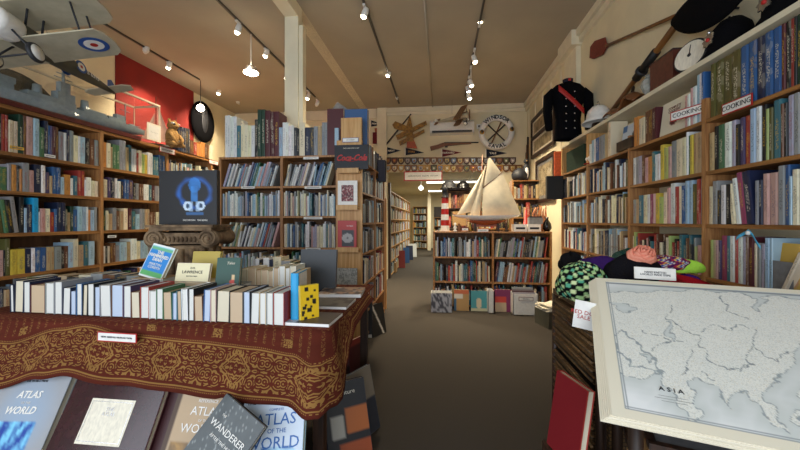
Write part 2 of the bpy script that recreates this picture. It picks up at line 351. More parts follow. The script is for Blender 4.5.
# ---------------------------------------------------------------- right wall of cookery books
RX=1.65; RP=[-5.0,-4.17,-3.29,-2.41,-1.51,-.75]; RZ=[1.985,1.66,1.33,1.0,.67,.34,.08]
rc=bookcase('bookcase','R',RX,.25,RP,RZ,'long wall of pine shelving for cookery books below the white display shelf',back=False,tz=1.985)
for p,z1 in((-5.0,2.335),(-4.17,2.335),(-3.29,2.1),(-2.41,2.12)):
    m=MB(); m.b2(RX+.0,RX+.03,-p-.018,-p+.018,1.985,z1,mat='pine') if z1<2.2 else m.b2(RX,RX+.24,-p-.018,-p+.018,1.985,z1,mat='pine_pale'); m.build('upright',rc)
rb=MB(); rb.b2(1.893,1.9,.75,5.0,0,1.98,mat='cream_wall'); rb.build('back_panel',rc)
rows=[('top','end',0)]
G=.33-.022
B0='nearest cookery bay';B1='second cookery bay';B2='third bay of the cookery wall';B3='far bay of cookery wall'
spec_row('R',RX,1.985,'708olive9 713olive9 721olive9 729olive9 738blue9 746blue9 754navy9 762blue9 770blue9 778maroon9 782black9 787red9 791black9 794darkgreen9 799end',.345,('top shelf',B0),hs=1,d=.2)
spec_row('R',RX,1.985,'632orange7 637cream6 643brown7 650maroon7 654gap 682pink6 685white6 688pink7 690white7 694sky9 697white9 699blue9 702end',.33,('top shelf',B1))
spec_row('R',RX,1.985,'588white6 590sky7 592white7 594blue7 597grey7 600grey7 603tan7 606end',.33,('top shelf',B2))
spec_row('R',RX,1.66,'707tan7 712black8 716green8 722white8 729lilac8 733black7 737purple8 742red8 747sky9 753white9 758black9 763lime8 766olive8 770teal9 778brown8 781black8 784lilac9 790grey9 797red9 805white8 812end',G,('second shelf',B0))
spec_row('R',RX,1.66,'631white7 634grey7 637lilac7 640brown7 643pink6 646orange6 650teal7 653white6 658yellow8 662lime7 666pink7 669grey8 674cream8 680cream8 684white9 686green8 688yellow8 691tan8 695tan8 699orange8 703end',G,('second shelf',B1))
spec_row('R',RX,1.33,'706cream7 710grey8 715black6 718white7 723black7 728cream7\\ 733white8\\ 738magenta9\\ 744navy9\\ 752grey7 756navy7 760pink8 766pink8 774grey9 781blue9 786sky7 789cream8 796grey9 802end',G,('third shelf',B0))
spec_row('R',RX,1.33,'631grey6 634tan6 637teal7 641cream7 645white7 648magenta7 651pink7 653yellow7 657lime6 661cream7 665pink8 668white9 673red8 676cream8 679blue8 683sky9 690olive8 694red9 698sky9 703end',G,('third shelf',B1))
spec_row('R',RX,1.0,'708lime7 711tan7 713pink7 716purple7 719magenta8 724teal8 727white8 732red8 735white8 740lilac8 743brown8 746maroon8 751cream7 754grey7 758lilac7 762sky8 767sky8 770end',G,('fourth shelf',B0),w=1)
def R_rand(i,z,pal,sh,bay,w=1,**k): rand_row('R',RX,z,RP[i]+.02,RP[i+1]-.02,G,pal,(sh,bay),w=w,**k)
mute=['cream','tan','white','grey','black','olive','brown','sky','navy','cream']
R_rand(2,1.0,['brown','maroon','cream','black','teal','pink','red','cream','lime','grey'],'fourth shelf',B1,hmin=.6,hmax=.85)
for z,sh in((1.66,'second shelf'),(1.33,'third shelf'),(1.0,'fourth shelf')):
    R_rand(1,z,mute,sh,B2,hmin=.65,hmax=.95); R_rand(0,z,['grey','cream','sky','navy','charcoal','white','black','tan'] if z>1.1 else ['blue','white','red','navy','teal','cream'],sh,B3,hmin=.65,hmax=.9)
for z,sh in((.67,'fifth shelf'),(.34,'sixth shelf')):
    for i,bn in((0,B3),(1,B2)): R_rand(i,z,mixed,sh,bn,w=.2)
# ---------------------------------------------------------------- left wall
LX=-3.52; LP=[1.9,3.29,4.18,5.07,5.96,6.85]; LZ=[2.30,1.92,1.60,1.25,.90,.56,.10]
bookcase('bookcase','L',LX,.27,LP,LZ,'tall pine bookcase running along the left wall under the model warship',postw=.035,thick=.03,group=None)
A0='warship bay of the left bookcase';A1='second bay of the left bookcase';A2='third bay of the left bookcase'
gl={1.92:.35,1.60:.29,1.25:.32,.90:.32,.56:.31,.1:.43}
spec_row('L',LX,1.92,'0black8 3red8 7red8 10cream7 15cream7 20darkgreen9 25brown9 28pink9 35sky9 41green7 46navy9 50blue8 52purple8 54maroon8 57brown8 60grey7 65white7 68navy8 71grey8 75cream7 80white7 82sky7 87black7 91brown7 96grey7 100end',.35,('top shelf',A0),d=.18)
spec_row('L',LX,1.60,'0tan6 2green6 9grey7 13orange7 18black7 21orange6 24grey8 31pink6 36navy8 43white8 47purple6 51tan5 54blue8 62sky5 66orange6 72white5 75teal6 79red8 86white5 88white6 93cream5 100end',.29,('second shelf',A0))
spec_row('L',LX,1.25,'0olive8\\ 6green8\\ 11black8\\ 16grey9\\ 21black9 26sky6 29navy7 34cyan9 40white5 42pink6 47cream6 52red5 56blue6 59navy8 67olive6 69tan5 72darkgreen7 75blue6 79sky7 88white7 90orange6 92sky6 96grey7 99end',.32,('third shelf',A0))
spec_row('L',LX,.90,'0pink6 5black6 7olive9 12yellow6 19yellow6 27navy6 33white6 37blue6 42blue6 48tan6 56grey6 63black5 66brown6 70sky7 75cream8 80tan6 85teal7 90sky7 96end',.32,('fourth shelf',A0))
spec_row('L',LX,1.92,'104orange7 108cream7 112tan6 114green7 121grey9 127tan7 130teal8 133white7 138red6 140cream7 143lime6 146yellow6 149white7 154teal6 160blue7 166end',.35,('top shelf',A1))
spec_row('L',LX,1.60,'103black5 105cream6 109purple7 112navy7 116white7 119white6 122navy6 125blue7 130purple7 134black6 137grey6 140brown6 145white6 150teal6 153maroon6 156grey6 160white5 166end',.29,('second shelf',A1))
spec_row('L',LX,1.25,'104darkgreen6 107cream6 110tan5 114grey7 118brown6 121tan6 125cream7 129maroon7 133teal6 137sky5 141grey7 146tan7 151brown6 157cream6 166end',.32,('third shelf',A1))
spec_row('L',LX,.90,'104white5 107black5 109cream5 111brown6 117grey5 121sky6 128tan6 132white7 138cream6 142sky6 149grey6 157tan5 166end',.32,('fourth shelf',A1))
for i,bn in((2,A2),(3,'far end of the left bookcase')):
    for z,sh in((1.92,'top shelf'),(1.60,'second shelf'),(1.25,'third shelf'),(.90,'fourth shelf')):
        rand_row('L',LX,z,LP[i]+.02,LP[i+1]-.02,gl[z]-.03,mute+['pink','teal'],(sh,bn),hmin=.55,hmax=.8,w=.35 if z<1.8 else 1)
rand_row('L',LX,.56,LP[0]+.5,LP[1]-.02,.28,mixed,('fifth shelf',A0),w=.1); rand_row('L',LX,.56,LP[1]+.02,LP[2]-.02,.28,mixed,('fifth shelf',A1),w=.1)
# ---------------------------------------------------------------- pine bookcase facing the door
MY=3.68; m0=P(220,200,Y=MY).x; m1=P(281.5,200,Y=MY).x; m2=P(337,200,Y=MY).x
MZ=[2.065,1.735,1.405,1.06,.73,.40,.08]
bookcase('bookcase','F',MY,.28,[m0,m1,m2],MZ,'pine bookcase of slim pale books facing the shop window behind the display table',wood='pine',postw=.03,group=None)
C0='middle pine bookcase, left bay';C1='middle pine bookcase, right bay'
for a,e,bn in((m0,m1,C0),(m1,m2,C1)):
    for z,sh,l in((1.735,'upper shelf',.3),(1.405,'second shelf',0),(1.06,'third shelf',.28 if bn==C0 else 0),(.73,'fourth shelf',.0),(.40,'low shelf',0)):
        rand_row('F',MY,z,a+.018,e-.018,.30,cool if z>1.1 else cool+['red','black','tan','cream'],(sh,bn),tmin=.010,tmax=.027,hmin=.72,hmax=.97,leanp=l,w=1 if z>1 else .15)
T0='folio row on top of the window-facing bookcase'
spec_row('F',MY,2.066,'223.5white115 229white116 235.5teal125 239.5cream124 243cream124 246.5cream125 250white125 253.5black119 256.5darkgreen109 260darkgreen109 264maroon110 269maroon111 273maroon111 278sky127 281.5white122 287.5white125 293charcoal127 296black128 298.5cream122 304navy127 309charcoal127 313grey126 317tan126 321grey122 327maroon110 334end',.5,('row',T0),d=.24,push=.02)
# ---------------------------------------------------------------- low bookcase under the yacht
LY=5.45; l0=P(434,270,Y=LY).x; l1=P(493,270,Y=LY).x; l2=P(551,270,Y=LY).x
LZZ=[1.19,.80,.42,.06]
bookcase('bookcase','F',LY,.30,[l0,l1,l2],LZZ,'low three-shelf bookcase in the middle aisle with the model yacht on top',wood='pine',side_wood='shelf_wood',thick=.025)
low=['white','grey','sky','navy','teal','cream','black','charcoal','blue','tan','grey','lilac','red','green']
for a,e,bn in((l0,l1,'low yacht bookcase, left half'),(l1,l2,'low yacht bookcase, right half')):
    for z,sh in((.80,'top shelf'),(.42,'middle shelf'),(.06,'bottom shelf')):
        rand_row('F',LY,z,a+.02,e-.02,.365,low if z>.7 else low+['maroon','red','brown'],(sh,bn),tmin=.014,tmax=.036,hmin=.6,hmax=.9,leanp=.14 if (z>.3 and bn.endswith('right half') ) else 0,w=1 if z>.3 else .3)
# ---------------------------------------------------------------- aisle bookcase behind the pine end panel
AX=P(362.5,200,Y=3.62).x; AP=[3.64,4.38,5.1]
bookcase('bookcase','R',AX,-.24,[-5.1,-4.38,-3.64],[2.0,1.66,1.33,1.0,.66,.34,.08],'bookcase end-on to the aisle behind the cola sign',back=False,group=None) if False else None
t=thing('bookcase',(0,0,0),'bookcase along the aisle behind the pine end panel with the cola sign','bookcase')
m=MB(); m.b2(m2+.02,AX-.0,3.60,3.63,0,2.2,mat='pine_pale'); m.build('end_panel',t)
for y in(4.38,5.1): m=MB(); m.b2(AX-.24,AX,y-.015,y+.015,0,2.0,mat='pine'); m.build('upright',t)
for y0,y1 in((3.635,4.36),(4.40,5.08)):
    for z in(2.0,1.66,1.33,1.0,.66,.34,.08): m=MB(); m.b2(AX-.24,AX-.003,y0,y1,z-.02,z,mat='pine'); m.build('shelf',t)
m=MB(); m.b2(AX-.25,AX-.24,3.63,5.1,0,2.0,mat='back_board'); m.build('back_panel',t)
for y0,y1,bn in((3.64,4.36,'near bay of the aisle bookcase'),(4.4,5.08,'far bay of the aisle bookcase')):
    for z,sh in((2.0,'top'),(1.66,'second shelf'),(1.33,'third shelf'),(1.0,'fourth shelf'),(.66,'fifth shelf'),(.34,'sixth shelf')):
        rand_row('L',AX,z,y0,y1,.31,['grey','charcoal','navy','white','black','grey','brown','sky'] if z>.9 else ['white','red','navy','grey','cream'],(sh,bn),tmin=.015,tmax=.04,w=.6)
# low piles on the floor in the aisle end come later
# ---------------------------------------------------------------- back room bookcases
def unit(kind,plane,posts,zs,label,d=.28,wood='pine_pale',side='pine_pale',pal=cool,thickp=.03,gapk=.9,bn='back room'):
    bookcase('bookcase',kind,plane,d,posts,zs,label,wood=wood,side_wood=side,postw=thickp)
    for i in range(len(posts)-1):
        for q in range(1,len(zs)):
            rand_row(kind,plane,zs[q],posts[i]+.02,posts[i+1]-.02,(zs[q-1]-zs[q]-.03),pal,('shelf',bn),tmin=.03,tmax=.06,hmin=.6,hmax=.9,w=.3)
bz=[2.08,1.74,1.4,1.06,.72,.38,.06]
mixr=cool+['red','orange','green','tan','yellow','black']
unit('L',-1.17,[8.3,9.2,10.1,11.0,11.9,12.8,13.7],bz,'bookcase lining the back room past the dark upright',pal=mixr)
m=MB(); m.b2(-1.46,-1.16,8.14,8.28,0,2.25,mat='dark_wood'); tag(m.build('dark_post'),'tall dark wooden end board at the entrance to the back room','board')
x0=P(413,220,Y=16.9).x; x1=P(427,220,Y=16.9).x
unit('F',16.9,[x0,x1],[2.05,1.72,1.39,1.06,.73,.4,.06],'narrow bookcase against the far wall of the back room',pal=mixr)
m=MB(); pa=P(429,200,Y=16.2); m.b2(pa.x-.06,pa.x+.09,16.1,16.25,0,2.66,mat='cream_paint'); struct('pillar',m)
m=MB(); pa=P(434,200,Y=17.4); m.b2(pa.x,pa.x+1.1,17.42,17.5,0,2.05,mat='dark_wood'); struct('door_1',m)
x0=P(434,220,Y=14).x; unit('F',14,[x0,x0+1.0],[1.5,1.15,.8,.45,.06],'half-height bookcase in the back room beyond the lighthouse',pal=mixr,wood='shelf_wood')
# ================================================================ DISPLAY TABLE
TZ=.86; TX0,TX1,TY0,TY1=-2.45,-.50,1.53,2.62
t=thing('display_table',(-1.45,2.05,0),'long display table under a maroon and gold tapestry cloth, full of books','table')
m=MB(); m.b2(TX0,TX1-.03,TY0+.03,TY1,TZ-.035,TZ-.006,mat='dark_wood'); o=m.build('tabletop',t,); o.matrix_parent_inverse=Matrix.Translation((1.45,-2.05,0))
for x in(TX0+.05,TX1-.06):
    for y in(TY0+.06,TY1-.06):
        m=MB(); m.b2(x-.025,x+.025,y-.025,y+.025,0,TZ-.035,mat='dark_wood'); o=m.build('leg',t); o.matrix_parent_inverse=Matrix.Translation((1.45,-2.05,0))
# tapestry: a woven pattern in UV space (metres)
def tapestry():
    m=bpy.data.materials.new('tapestry'); m.use_nodes=True; n=m.node_tree.nodes; L=m.node_tree.links; b=n['Principled BSDF']; b.inputs['Roughness'].default_value=.95; b.inputs['Specular IOR Level'].default_value=.15
    uv=n.new('ShaderNodeUVMap'); uv.uv_map='UVMap'; sp=n.new('ShaderNodeSeparateXYZ'); L.new(uv.outputs[0],sp.inputs[0])
    def M(op,*a):
        q=n.new('ShaderNodeMath'); q.operation=op
        for i,z in enumerate(a):
            if isinstance(z,(int,float)): q.inputs[i].default_value=z
            else: L.new(z,q.inputs[i])
        return q.outputs[0]
    u,v=sp.outputs[0],sp.outputs[1]     # v: distance up from the hem
    def near(x,c,wd): return M('LESS_THAN',M('ABSOLUTE',M('SUBTRACT',x,c)),wd)
    # mirrored repeat along u
    per=.34
    f=M('ABSOLUTE',M('SUBTRACT',M('FRACT',M('DIVIDE',u,per)),.5))  # 0 at motif centre, .5 at the edge
    fx=M('MULTIPLY',f,per); vy=M('SUBTRACT',v,.115)
    dia=M('ADD',fx,M('ABSOLUTE',vy))
    diamond=M('MAXIMUM',near(dia,.072,.0045),near(dia,.058,.002))
    band=near(v,.115,.075)
    # scrolls: bent rings and leaves from a mirrored coordinate
    cb=n.new('ShaderNodeCombineXYZ'); L.new(fx,cb.inputs[0]); L.new(M('ABSOLUTE',vy),cb.inputs[1])
    vo=n.new('ShaderNodeTexVoronoi'); vo.inputs['Scale'].default_value=24; L.new(cb.outputs[0],vo.inputs[0])
    d=vo.outputs['Distance']
    ring=M('GREATER_THAN',M('SINE',M('MULTIPLY',d,26.0)),.25)
    nz=n.new('ShaderNodeTexNoise'); nz.inputs['Scale'].default_value=42; nz.inputs['Detail'].default_value=1; L.new(cb.outputs[0],nz.inputs[0])
    scroll=M('MULTIPLY',ring,M('GREATER_THAN',nz.outputs[0],.43))
    orn=M('MULTIPLY',band,M('MAXIMUM',diamond,scroll))
    lines=M('MAXIMUM',M('MAXIMUM',near(v,.197,.003),near(v,.026,.003)),M('MAXIMUM',M('MULTIPLY',near(v,.206,.0022),M('GREATER_THAN',M('SINE',M('MULTIPLY',u,700.0)),0)),M('MULTIPLY',near(v,.017,.0022),M('GREATER_THAN',M('SINE',M('MULTIPLY',u,700.0)),0))))
    # field above the border: columns of worn gold script and small panels
    n2=n.new('ShaderNodeTexNoise'); n2.inputs['Scale'].default_value=1; n2.inputs['Detail'].default_value=2; c2=n.new('ShaderNodeCombineXYZ')
    L.new(M('MULTIPLY',u,110.0),c2.inputs[0]); L.new(M('MULTIPLY',v,170.0),c2.inputs[1]); L.new(c2.outputs[0],n2.inputs[0])
    colm=M('GREATER_THAN',M('SINE',M('MULTIPLY',u,150.0)),.55)
    script=M('MULTIPLY',M('MULTIPLY',colm,M('GREATER_THAN',n2.outputs[0],.53)),M('GREATER_THAN',v,.225))
    pan=M('MULTIPLY',near(M('FRACT',M('DIVIDE',u,.34)),.16,.06),near(v,.245,.018)); pan=M('MULTIPLY',pan,M('GREATER_THAN',n2.outputs[0],.47))
    g=M('MAXIMUM',M('MAXIMUM',orn,lines),M('MAXIMUM',M('MULTIPLY',script,.55),pan))
    mx=n.new('ShaderNodeMix'); mx.data_type='RGBA'; L.new(M('MULTIPLY',g,.82),mx.inputs[0]); mx.inputs[6].default_value=(*H('5e281c'),1); mx.inputs[7].default_value=(*H('a27a42'),1)
    n3=n.new('ShaderNodeTexNoise'); n3.inputs['Scale'].default_value=9; mm=n.new('ShaderNodeMix'); mm.data_type='RGBA'; mm.blend_type='MULTIPLY'; mm.inputs[0].default_value=.5
    L.new(mx.outputs[2],mm.inputs[6]); L.new(n3.outputs[0],mm.inputs[7]); L.new(mm.outputs[2],b.inputs['Base Color'])
    bp=n.new('ShaderNodeBump'); bp.inputs['Strength'].default_value=.3; bp.inputs['Distance'].default_value=.002; L.new(g,bp.inputs['Height']); L.new(bp.outputs[0],b.inputs['Normal'])
    MATS['tapestry']=m
tapestry()
FL=TX1-TX0; SIDE=.75; rc=.05
def perim(s):
    """point, outward normal along front edge, round the corner and back along the side"""
    a=FL-rc; arc=rc*pi/2
    if s<a: return Vector((TX0+s,TY0-.012,0)),Vector((0,-1,0))
    if s<a+arc:
        q=(s-a)/rc; n=Vector((math.sin(q),-math.cos(q),0)); return Vector((TX1-rc+.012,TY0+rc,0))+n*(rc+.0),n
    return Vector((TX1+.012,TY0+rc+(s-a-arc),0)),Vector((1,0,0))
ST=FL-rc+rc*pi/2+SIDE
def drop(s):
    c=FL
    ks=[(0,.30),(.35,.31),(.62,.24),(.75,.22),(1.0,.255),(1.35,.27),(1.62,.285),(1.8,.31),(c-.06,.345),(c,.335),(c+.05,.27),(c+.14,.13),(c+.26,.06),(c+.8,.04)]
    for (a,p),(q,r) in zip(ks,ks[1:]):
        if a<=s<=q: k=(s-a)/(q-a); k=k*k*(3-2*k); return p+(r-p)*k
    return .04
def cl(i,j):
    s=i*ST; p,n=perim(s); dr=drop(s); v=j
    fold=.016*math.sin(s*9+1)+.010*math.sin(s*23)+(.03*math.sin((s-1.55)*22) if s>1.5 and s<FL+.1 else 0)
    out=.004+ (v**1.15)*(.10+fold*.6)
    if s>FL-.03: out*=.45
    q=p+n*max(out,.002); q.z=TZ+.003-dr*v-(.0 if v>0 else 0)
    return q
def cluv(i,j):
    s=i*ST; return (s-.02,drop(s)*(1-j)) 
m=MB(); m.mat='tapestry'
m.sheet(cl,150,14,uv=cluv)
m.sheet(lambda i,j:Vector((TX0+i*(TX1+.014-TX0),TY0-.014+j*(TY1-TY0),TZ+.003+.001*math.sin(i*40)*math.sin(j*9))),60,10,uv=lambda i,j:(i*FL,.34+j*1.1))
cloth=m.build('tapestry_cloth',solid=.003); tag(cloth,'maroon and gold tapestry cloth hanging over the front of the display table','tablecloth')
# white sign pinned to the cloth
def sign_card(name,text,cx,cy,wd,ht,T,label,border='red',cat='sign',fs=.62,tm='ink',depth=.004):
    t=tag(MB().build(name),label,cat)
    bpy.data.objects.remove(t)
    m=MB(); m.box((0,0,0),(wd,ht,depth),T=T,mat=border) if False else m.add([(x*wd/2,y*ht/2,z*depth/2) for x in(-1,1) for y in(-1,1) for z in(-1,1)],[(0,1,3,2),(4,6,7,5),(0,4,5,1),(2,3,7,6),(0,2,6,4),(1,5,7,3)],T=T,mat=border)
    o=m.build(name); tag(o,label,cat)
    f=MB(); f.add([(x*(wd/2-ht*.1),y*(ht/2-ht*.1),depth/2+.0008) for x,y in((-1,-1),(1,-1),(1,1),(-1,1))],[(0,1,2,3)],T=T,mat='white'); f.build('sign_face',o)
    if text: text_part('lettering',o,text,ht*fs,T@Matrix.Translation((0,0,depth/2+.0022)),MATS[tm],sx=1)
    return o
c=P(119.5,336.5,Y=1.47); sign_card('sign','NEW ARRIVALS NON-FICTION',0,0,.20,.044,FR(c+Vector((0,-.012,0)),(1,0,-.02),(0,0,1)),'small white sign with red border pinned to the tapestry tablecloth',fs=.26)
# ---------------------------------------------------------------- books on the table
PG={'w':H('d6d6d0'),'c':H('d2c8b0'),'t':H('c0a88a'),'b':H('b6c4d8')}
SIZE={'w':'white','c':'cream','t':'tan','b':'bluish white'}
front='10wnavy285 14cnavy281 23wnavy282 30tmaroon285 45wgrey283 54wgrey282 62wnavy288 70bnavy291 76wblue284 82cblack285 87wblack284 94bcharcoal287 100wgrey285 111bbrown285 123wpurple286 131cbrown292 140wred287 149wwhite291 156wgreen289 163tgreen292 172bteal293 177tteal291 182wwhite289 188wblack289 194tbrown296 203bblue290 210cpink290 216cblack291 229tblack292 243bcharcoal292 250wblack293 259wtan293 266wgrey293 273wred293 284end'
it=re.findall(r'(\d+)([wctb])([a-z]+)(\d+)',front.replace('284end','284wwhite293'))
tb=0
for k in range(len(it)-1):
    x,pg,cn,yt=it[k]; FY=1.615-.07*int(x)/280; x0=P(int(x),300,Y=FY).x; x1=P(int(it[k+1][0]),300,Y=FY).x; tt=x1-x0-.001
    h=P(int(x),int(yt),Y=FY).z-TZ-.004; d=.165+rnd.uniform(-.01,.03)
    T=Matrix.Translation((x1-.0005,FY+d,TZ+.0055))@Matrix.Rotation(pi,4,'Z')@Matrix.Rotation(rnd.choice([0,0,.03,-.03]),4,'Y')
    o=thing('book',(x0+tt/2,FY+d/2,TZ+.005),None,'book','books in the front row on the tapestry table')
    thick='thin' if tt<.025 else 'thick' if tt>.05 else 'plain'
    o['label']=f"{thick} {WORD.get(cn,cn)} book with {SIZE[pg].replace('bluish ','')} page edges, {ordw(k)} from left in the table's front row"
    for nm in('cover','pages'):
        m=MB(); book_geo(m,Matrix.Translation((-(x0+tt/2),-(FY+d/2),-(TZ+.005)))@T,tt,h,d,cn,page=PG[pg],parts=nm); m.build(nm,o)
    tb+=1
# maroon closing book with its side cover to the camera
def table_book(name,T,t_,h,d,cn,label,page=PG['c'],ink=None,group=None,cat='book',names=('cover','pages')):
    o=thing(name,T.translation,label,cat,group); I=Matrix.Translation(-T.translation)
    for nm in('cover','pages'):
        m=MB(); book_geo(m,I@T,t_,h,d,cn,page=page,parts=nm,ink=ink); m.build(nm,o)
    return o
def img(o,T,wd,ht,colf,nx,ny,mat_='painted',name='picture'):
    m=MB(); m.sheet(lambda i,j:Vector(((i-.5)*wd,(.5-j)*ht,0)),nx,ny,colf=colf,T=T,mat=mat_,smooth=False); r=m.build(name,o); return r
ZB=FR((0,0,0),(1,0,0),(0,0,1))
def upr(p,ang): return Matrix.Translation(p)@Matrix.Rotation(ang,4,'Z')
p=P(295.5,321,Y=1.62); q=table_book('book',upr((p.x-.016,1.60,TZ+.005),.1),.036,.235,.15,'cyan','bright cyan spined book standing beside the yellow book on the table',page=PG['c'],ink=H('1fa0d8'))
m=MB(); m.box((.001,.0,0),(.001,.001,.001),mat='paper')
m=MB(); TTc=Matrix.Rotation(.1,4,'Z'); m.add([(.0372,y,z) for y,z in((.012,.004),(.146,.004),(.146,.231),(.012,.231))],[(0,1,2,3)],T=TTc,mat='white'); m.build('cover_face',q)
# second row and the piles further back
k2=0
def back_row(spec,Y,z,d,rowname,group,fore=True):
    global k2
    its=re.findall(r'(\d+)([a-z]+)(\d+)',spec)
    for k in range(len(its)-1):
        x,cn,yt=its[k]
        if cn=='gap': continue
        x0=P(int(x),270,Y=Y).x; x1=P(int(its[k+1][0]),270,Y=Y).x; tt=x1-x0-.001; h=P(int(x),int(yt),Y=Y).z-z
        T=Matrix.Translation((x1-.0005,Y+d,z+.001))@Matrix.Rotation(pi,4,'Z') if fore else Matrix.Translation((x0,Y,z+.001))
        o=thing('book',(x0,Y,z+.001),None,'book',group)
        o['label']=f"{WORD.get(cn,cn)} book, {ordw(k)} from left in the {rowname}"
        for nm in('cover','pages'):
            m=MB(); book_geo(m,Matrix.Translation((-x0,-Y,-z-.001))@T,tt,h,d,cn,page=PG[rnd.choice('wct')],parts=nm); m.build(nm,o)
back_row('240tan269 247cream268 256tan270 261cream270 268cream271 273white268 279cream266 285tan268 290white266 296tan271 302end0',2.05,TZ+.004,.15,'second row behind the cyan book','books in the second row on the tapestry table',True)
back_row('12charcoal279 26olive277 40grey278 52tan276 66black277 78cream275 90grey274 102brown275 114charcoal275 126grey276 138end0',1.90,TZ+.004,.14,'low second row behind the front row','books in the low second row',False)
back_row('255white259 259black260 263white258 269navy260 273cream257 281grey261 290olive262 296end0',2.42,TZ+.004,.14,'third row by the pine bookcase','books in the third row on the tapestry table',False)
# face-out books on the table
def facing(name,c,wd,ht,th,yaw,tilt,cn,label,cover=None,res=(24,34),page=PG['c'],texts=(),roll=0,cat='book',back=None):
    """a book standing on its tail, cover to the camera; c = middle of the cover's bottom edge; tilt leans it back"""
    M=Matrix.Translation(c)@Matrix.Rotation(yaw,4,'Z')@Matrix.Rotation(-tilt,4,'X')@Matrix.Rotation(roll,4,'Y')
    o=thing(name,c,label,cat); I=Matrix.Translation(-Vector(c))
    B=I@M@Matrix.Translation((-wd/2,0,0))@Matrix.Translation((0,th,0))@Matrix.Rotation(-pi/2,4,'Z')  # local: thickness -> -y.. spine at the left
    for nm in('cover','pages'):
        m=MB(); book_geo(m,B,th,ht,wd,cn,page=page,parts=nm,ink=PC[cn]); m.build(nm,o)
    FT=I@M@Matrix.Translation((0,-.0012,ht/2))@Matrix.Rotation(pi/2,4,'X')
    if cover: img(o,FT,wd-.004,ht-.004,cover,res[0],res[1],name='cover_picture')
    for s,sz,x,y,mm,kw in texts:
        text_part('title',o,s,sz,FT@Matrix.Translation((x*wd,y*ht,.0016)),MATS[mm],**kw)
    return o
def mixc(a,b,k): return tuple(p+(q-p)*k for p,q in zip(a,b))
def vn(x,y,s=0):
    xi,yi=math.floor(x),math.floor(y); fx,fy=x-xi,y-yi; fx=fx*fx*(3-2*fx); fy=fy*fy*(3-2*fy)
    h=lambda a,b_:(math.sin(a*127.1+b_*311.7+s*74.7)*43758.5453)%1
    return (h(xi,yi)*(1-fx)+h(xi+1,yi)*fx)*(1-fy)+(h(xi,yi+1)*(1-fx)+h(xi+1,yi+1)*fx)*fy
def n2(x,y,s=0):
    return .55*vn(x*1.8,y*1.8,s)+.3*vn(x*4.1,y*4.1,s+3)+.15*vn(x*9,y*9,s+5)
mat('pale_blue_ink','2c62a8',.5,var=0)
q=P(155,277.5,Y=1.88); ZB1=q.z
facing('book',(q.x-.02,1.86,ZB1),.165,.20,.022,-.06,.35,'white','paperback with blue and green cover tilted back on top of the table books',
 cover=lambda u,v:H('e8eef0') if (u<.04 or u>.96 or v<.03 or v>.97) else H('5fae6a') if v>.8 else H('6fb48c') if v<.16 and v>.06 else H('2f86cf') if v>.14 else H('8fd0dc'),
 texts=[('THE\nHAMMERED\nDEAN',.026,0,.16,'white',{'bold':.0008}),('MARTYN\nCORBYN',.022,0,-.14,'white',{})],roll=.2)
q=P(191,281.5,Y=1.84); ZB2=q.z
facing('book',(q.x,1.84,ZB2),.205,.105,.02,0,.25,'cream','cream book lettered LAWRENCE standing face-out behind the front row',cover=lambda u,v:H('e6ddb6'),res=(2,2),texts=[('D.H.',.016,0,.22,'ink',{}),('LAWRENCE',.024,0,.0,'ink',{}),('SELECTED STORIES',.008,0,-.22,'ink',{})])
q=P(204,274,Y=1.97); facing('book',(q.x,1.97,ZB2),.17,.16,.025,.1,.2,'yellow','mustard yellow book standing behind the cream LAWRENCE book',cover=lambda u,v:H('b09a3c'),res=(2,2))
q=P(225.5,285,Y=1.86); facing('book',(q.x,1.87,ZB2-.03),.135,.165,.03,.15,.2,'darkgreen','dark green book with small red figure beside the mustard yellow book',cover=lambda u,v:H('c84030') if (u-.72)**2+((v-.85)*1.3)**2<.012 else H('e0c090') if abs(u-.75)<.05 and .6<v<.8 else H('1c4a3e'),texts=[('Tales',.022,.1,.3,'paper',{'shear':.3})])
facing('book',(P(317,300,Y=2.36).x,2.36,TZ+.006),.262,.285,.03,.0,.12,'charcoal','large plain charcoal folio standing face-out at the table\'s back corner',cover=lambda u,v:H('33373b'),res=(2,2),page=H('8a8070'))
rr=random.Random(3); spots=[(rr.random()*.8+.1,rr.random()*.85+.08,rr.random()*.07+.05) for _ in range(16)]
facing('book',(P(308,320,Y=1.62).x+.006,1.63,TZ+.006),.10,.175,.018,.85,.04,'yellow','yellow paperback with black pattern standing at the aisle end of the front row',cover=lambda u,v:PC['black'] if any(abs(u-a)<r and abs(v-b_)<r*.5 for a,b_,r in spots) else H('e8c020'),page=PG['w'])
# supports under the face-out books: lying book piles
def pile(x,y,z,specs,label,group=None):
    for k,(wd,d,th,cn,ang) in enumerate(specs):
        T=Matrix.Translation((x,y,z))@Matrix.Rotation(ang,4,'Z')@Matrix.Translation((-wd/2,-d/2,0))@Matrix(((0,1,0,0),(-0,0,1,0),(1,0,0,0),(0,0,0,1)))
        # thickness up, height along y, spine at low x
        o=thing('book',(x,y,z),label.format(['lowest','second','third','fourth','fifth','sixth'][k],WORD.get(cn,cn)),'book',group)
        for nm in('cover','pages'):
            m=MB(); book_geo(m,Matrix.Translation((-x,-y,-z))@T,th,d,wd,cn,page=PG[rnd.choice('wct')],parts=nm); m.build(nm,o)
        z+=th+.0008
hp=(ZB1-TZ-.006)/3
pile(P(155,290,Y=1.9).x-.01,1.915,TZ+.004,[(.2,.14,hp,'brown',.05),(.19,.14,hp,'navy',-.05),(.19,.14,hp,'tan',.1)],'{1} book lying {0} in the pile under the tilted blue and green paperback','pile on the table')
hp=(ZB2-.03-TZ-.006)/3
pile(P(204,290,Y=1.92).x+.02,1.95,TZ+.004,[(.42,.24,hp,'tan',0),(.41,.23,hp,'olive',.02),(.40,.22,hp,'grey',-.02)],'{1} book lying {0} in the pile under the LAWRENCE book','second pile on the table')
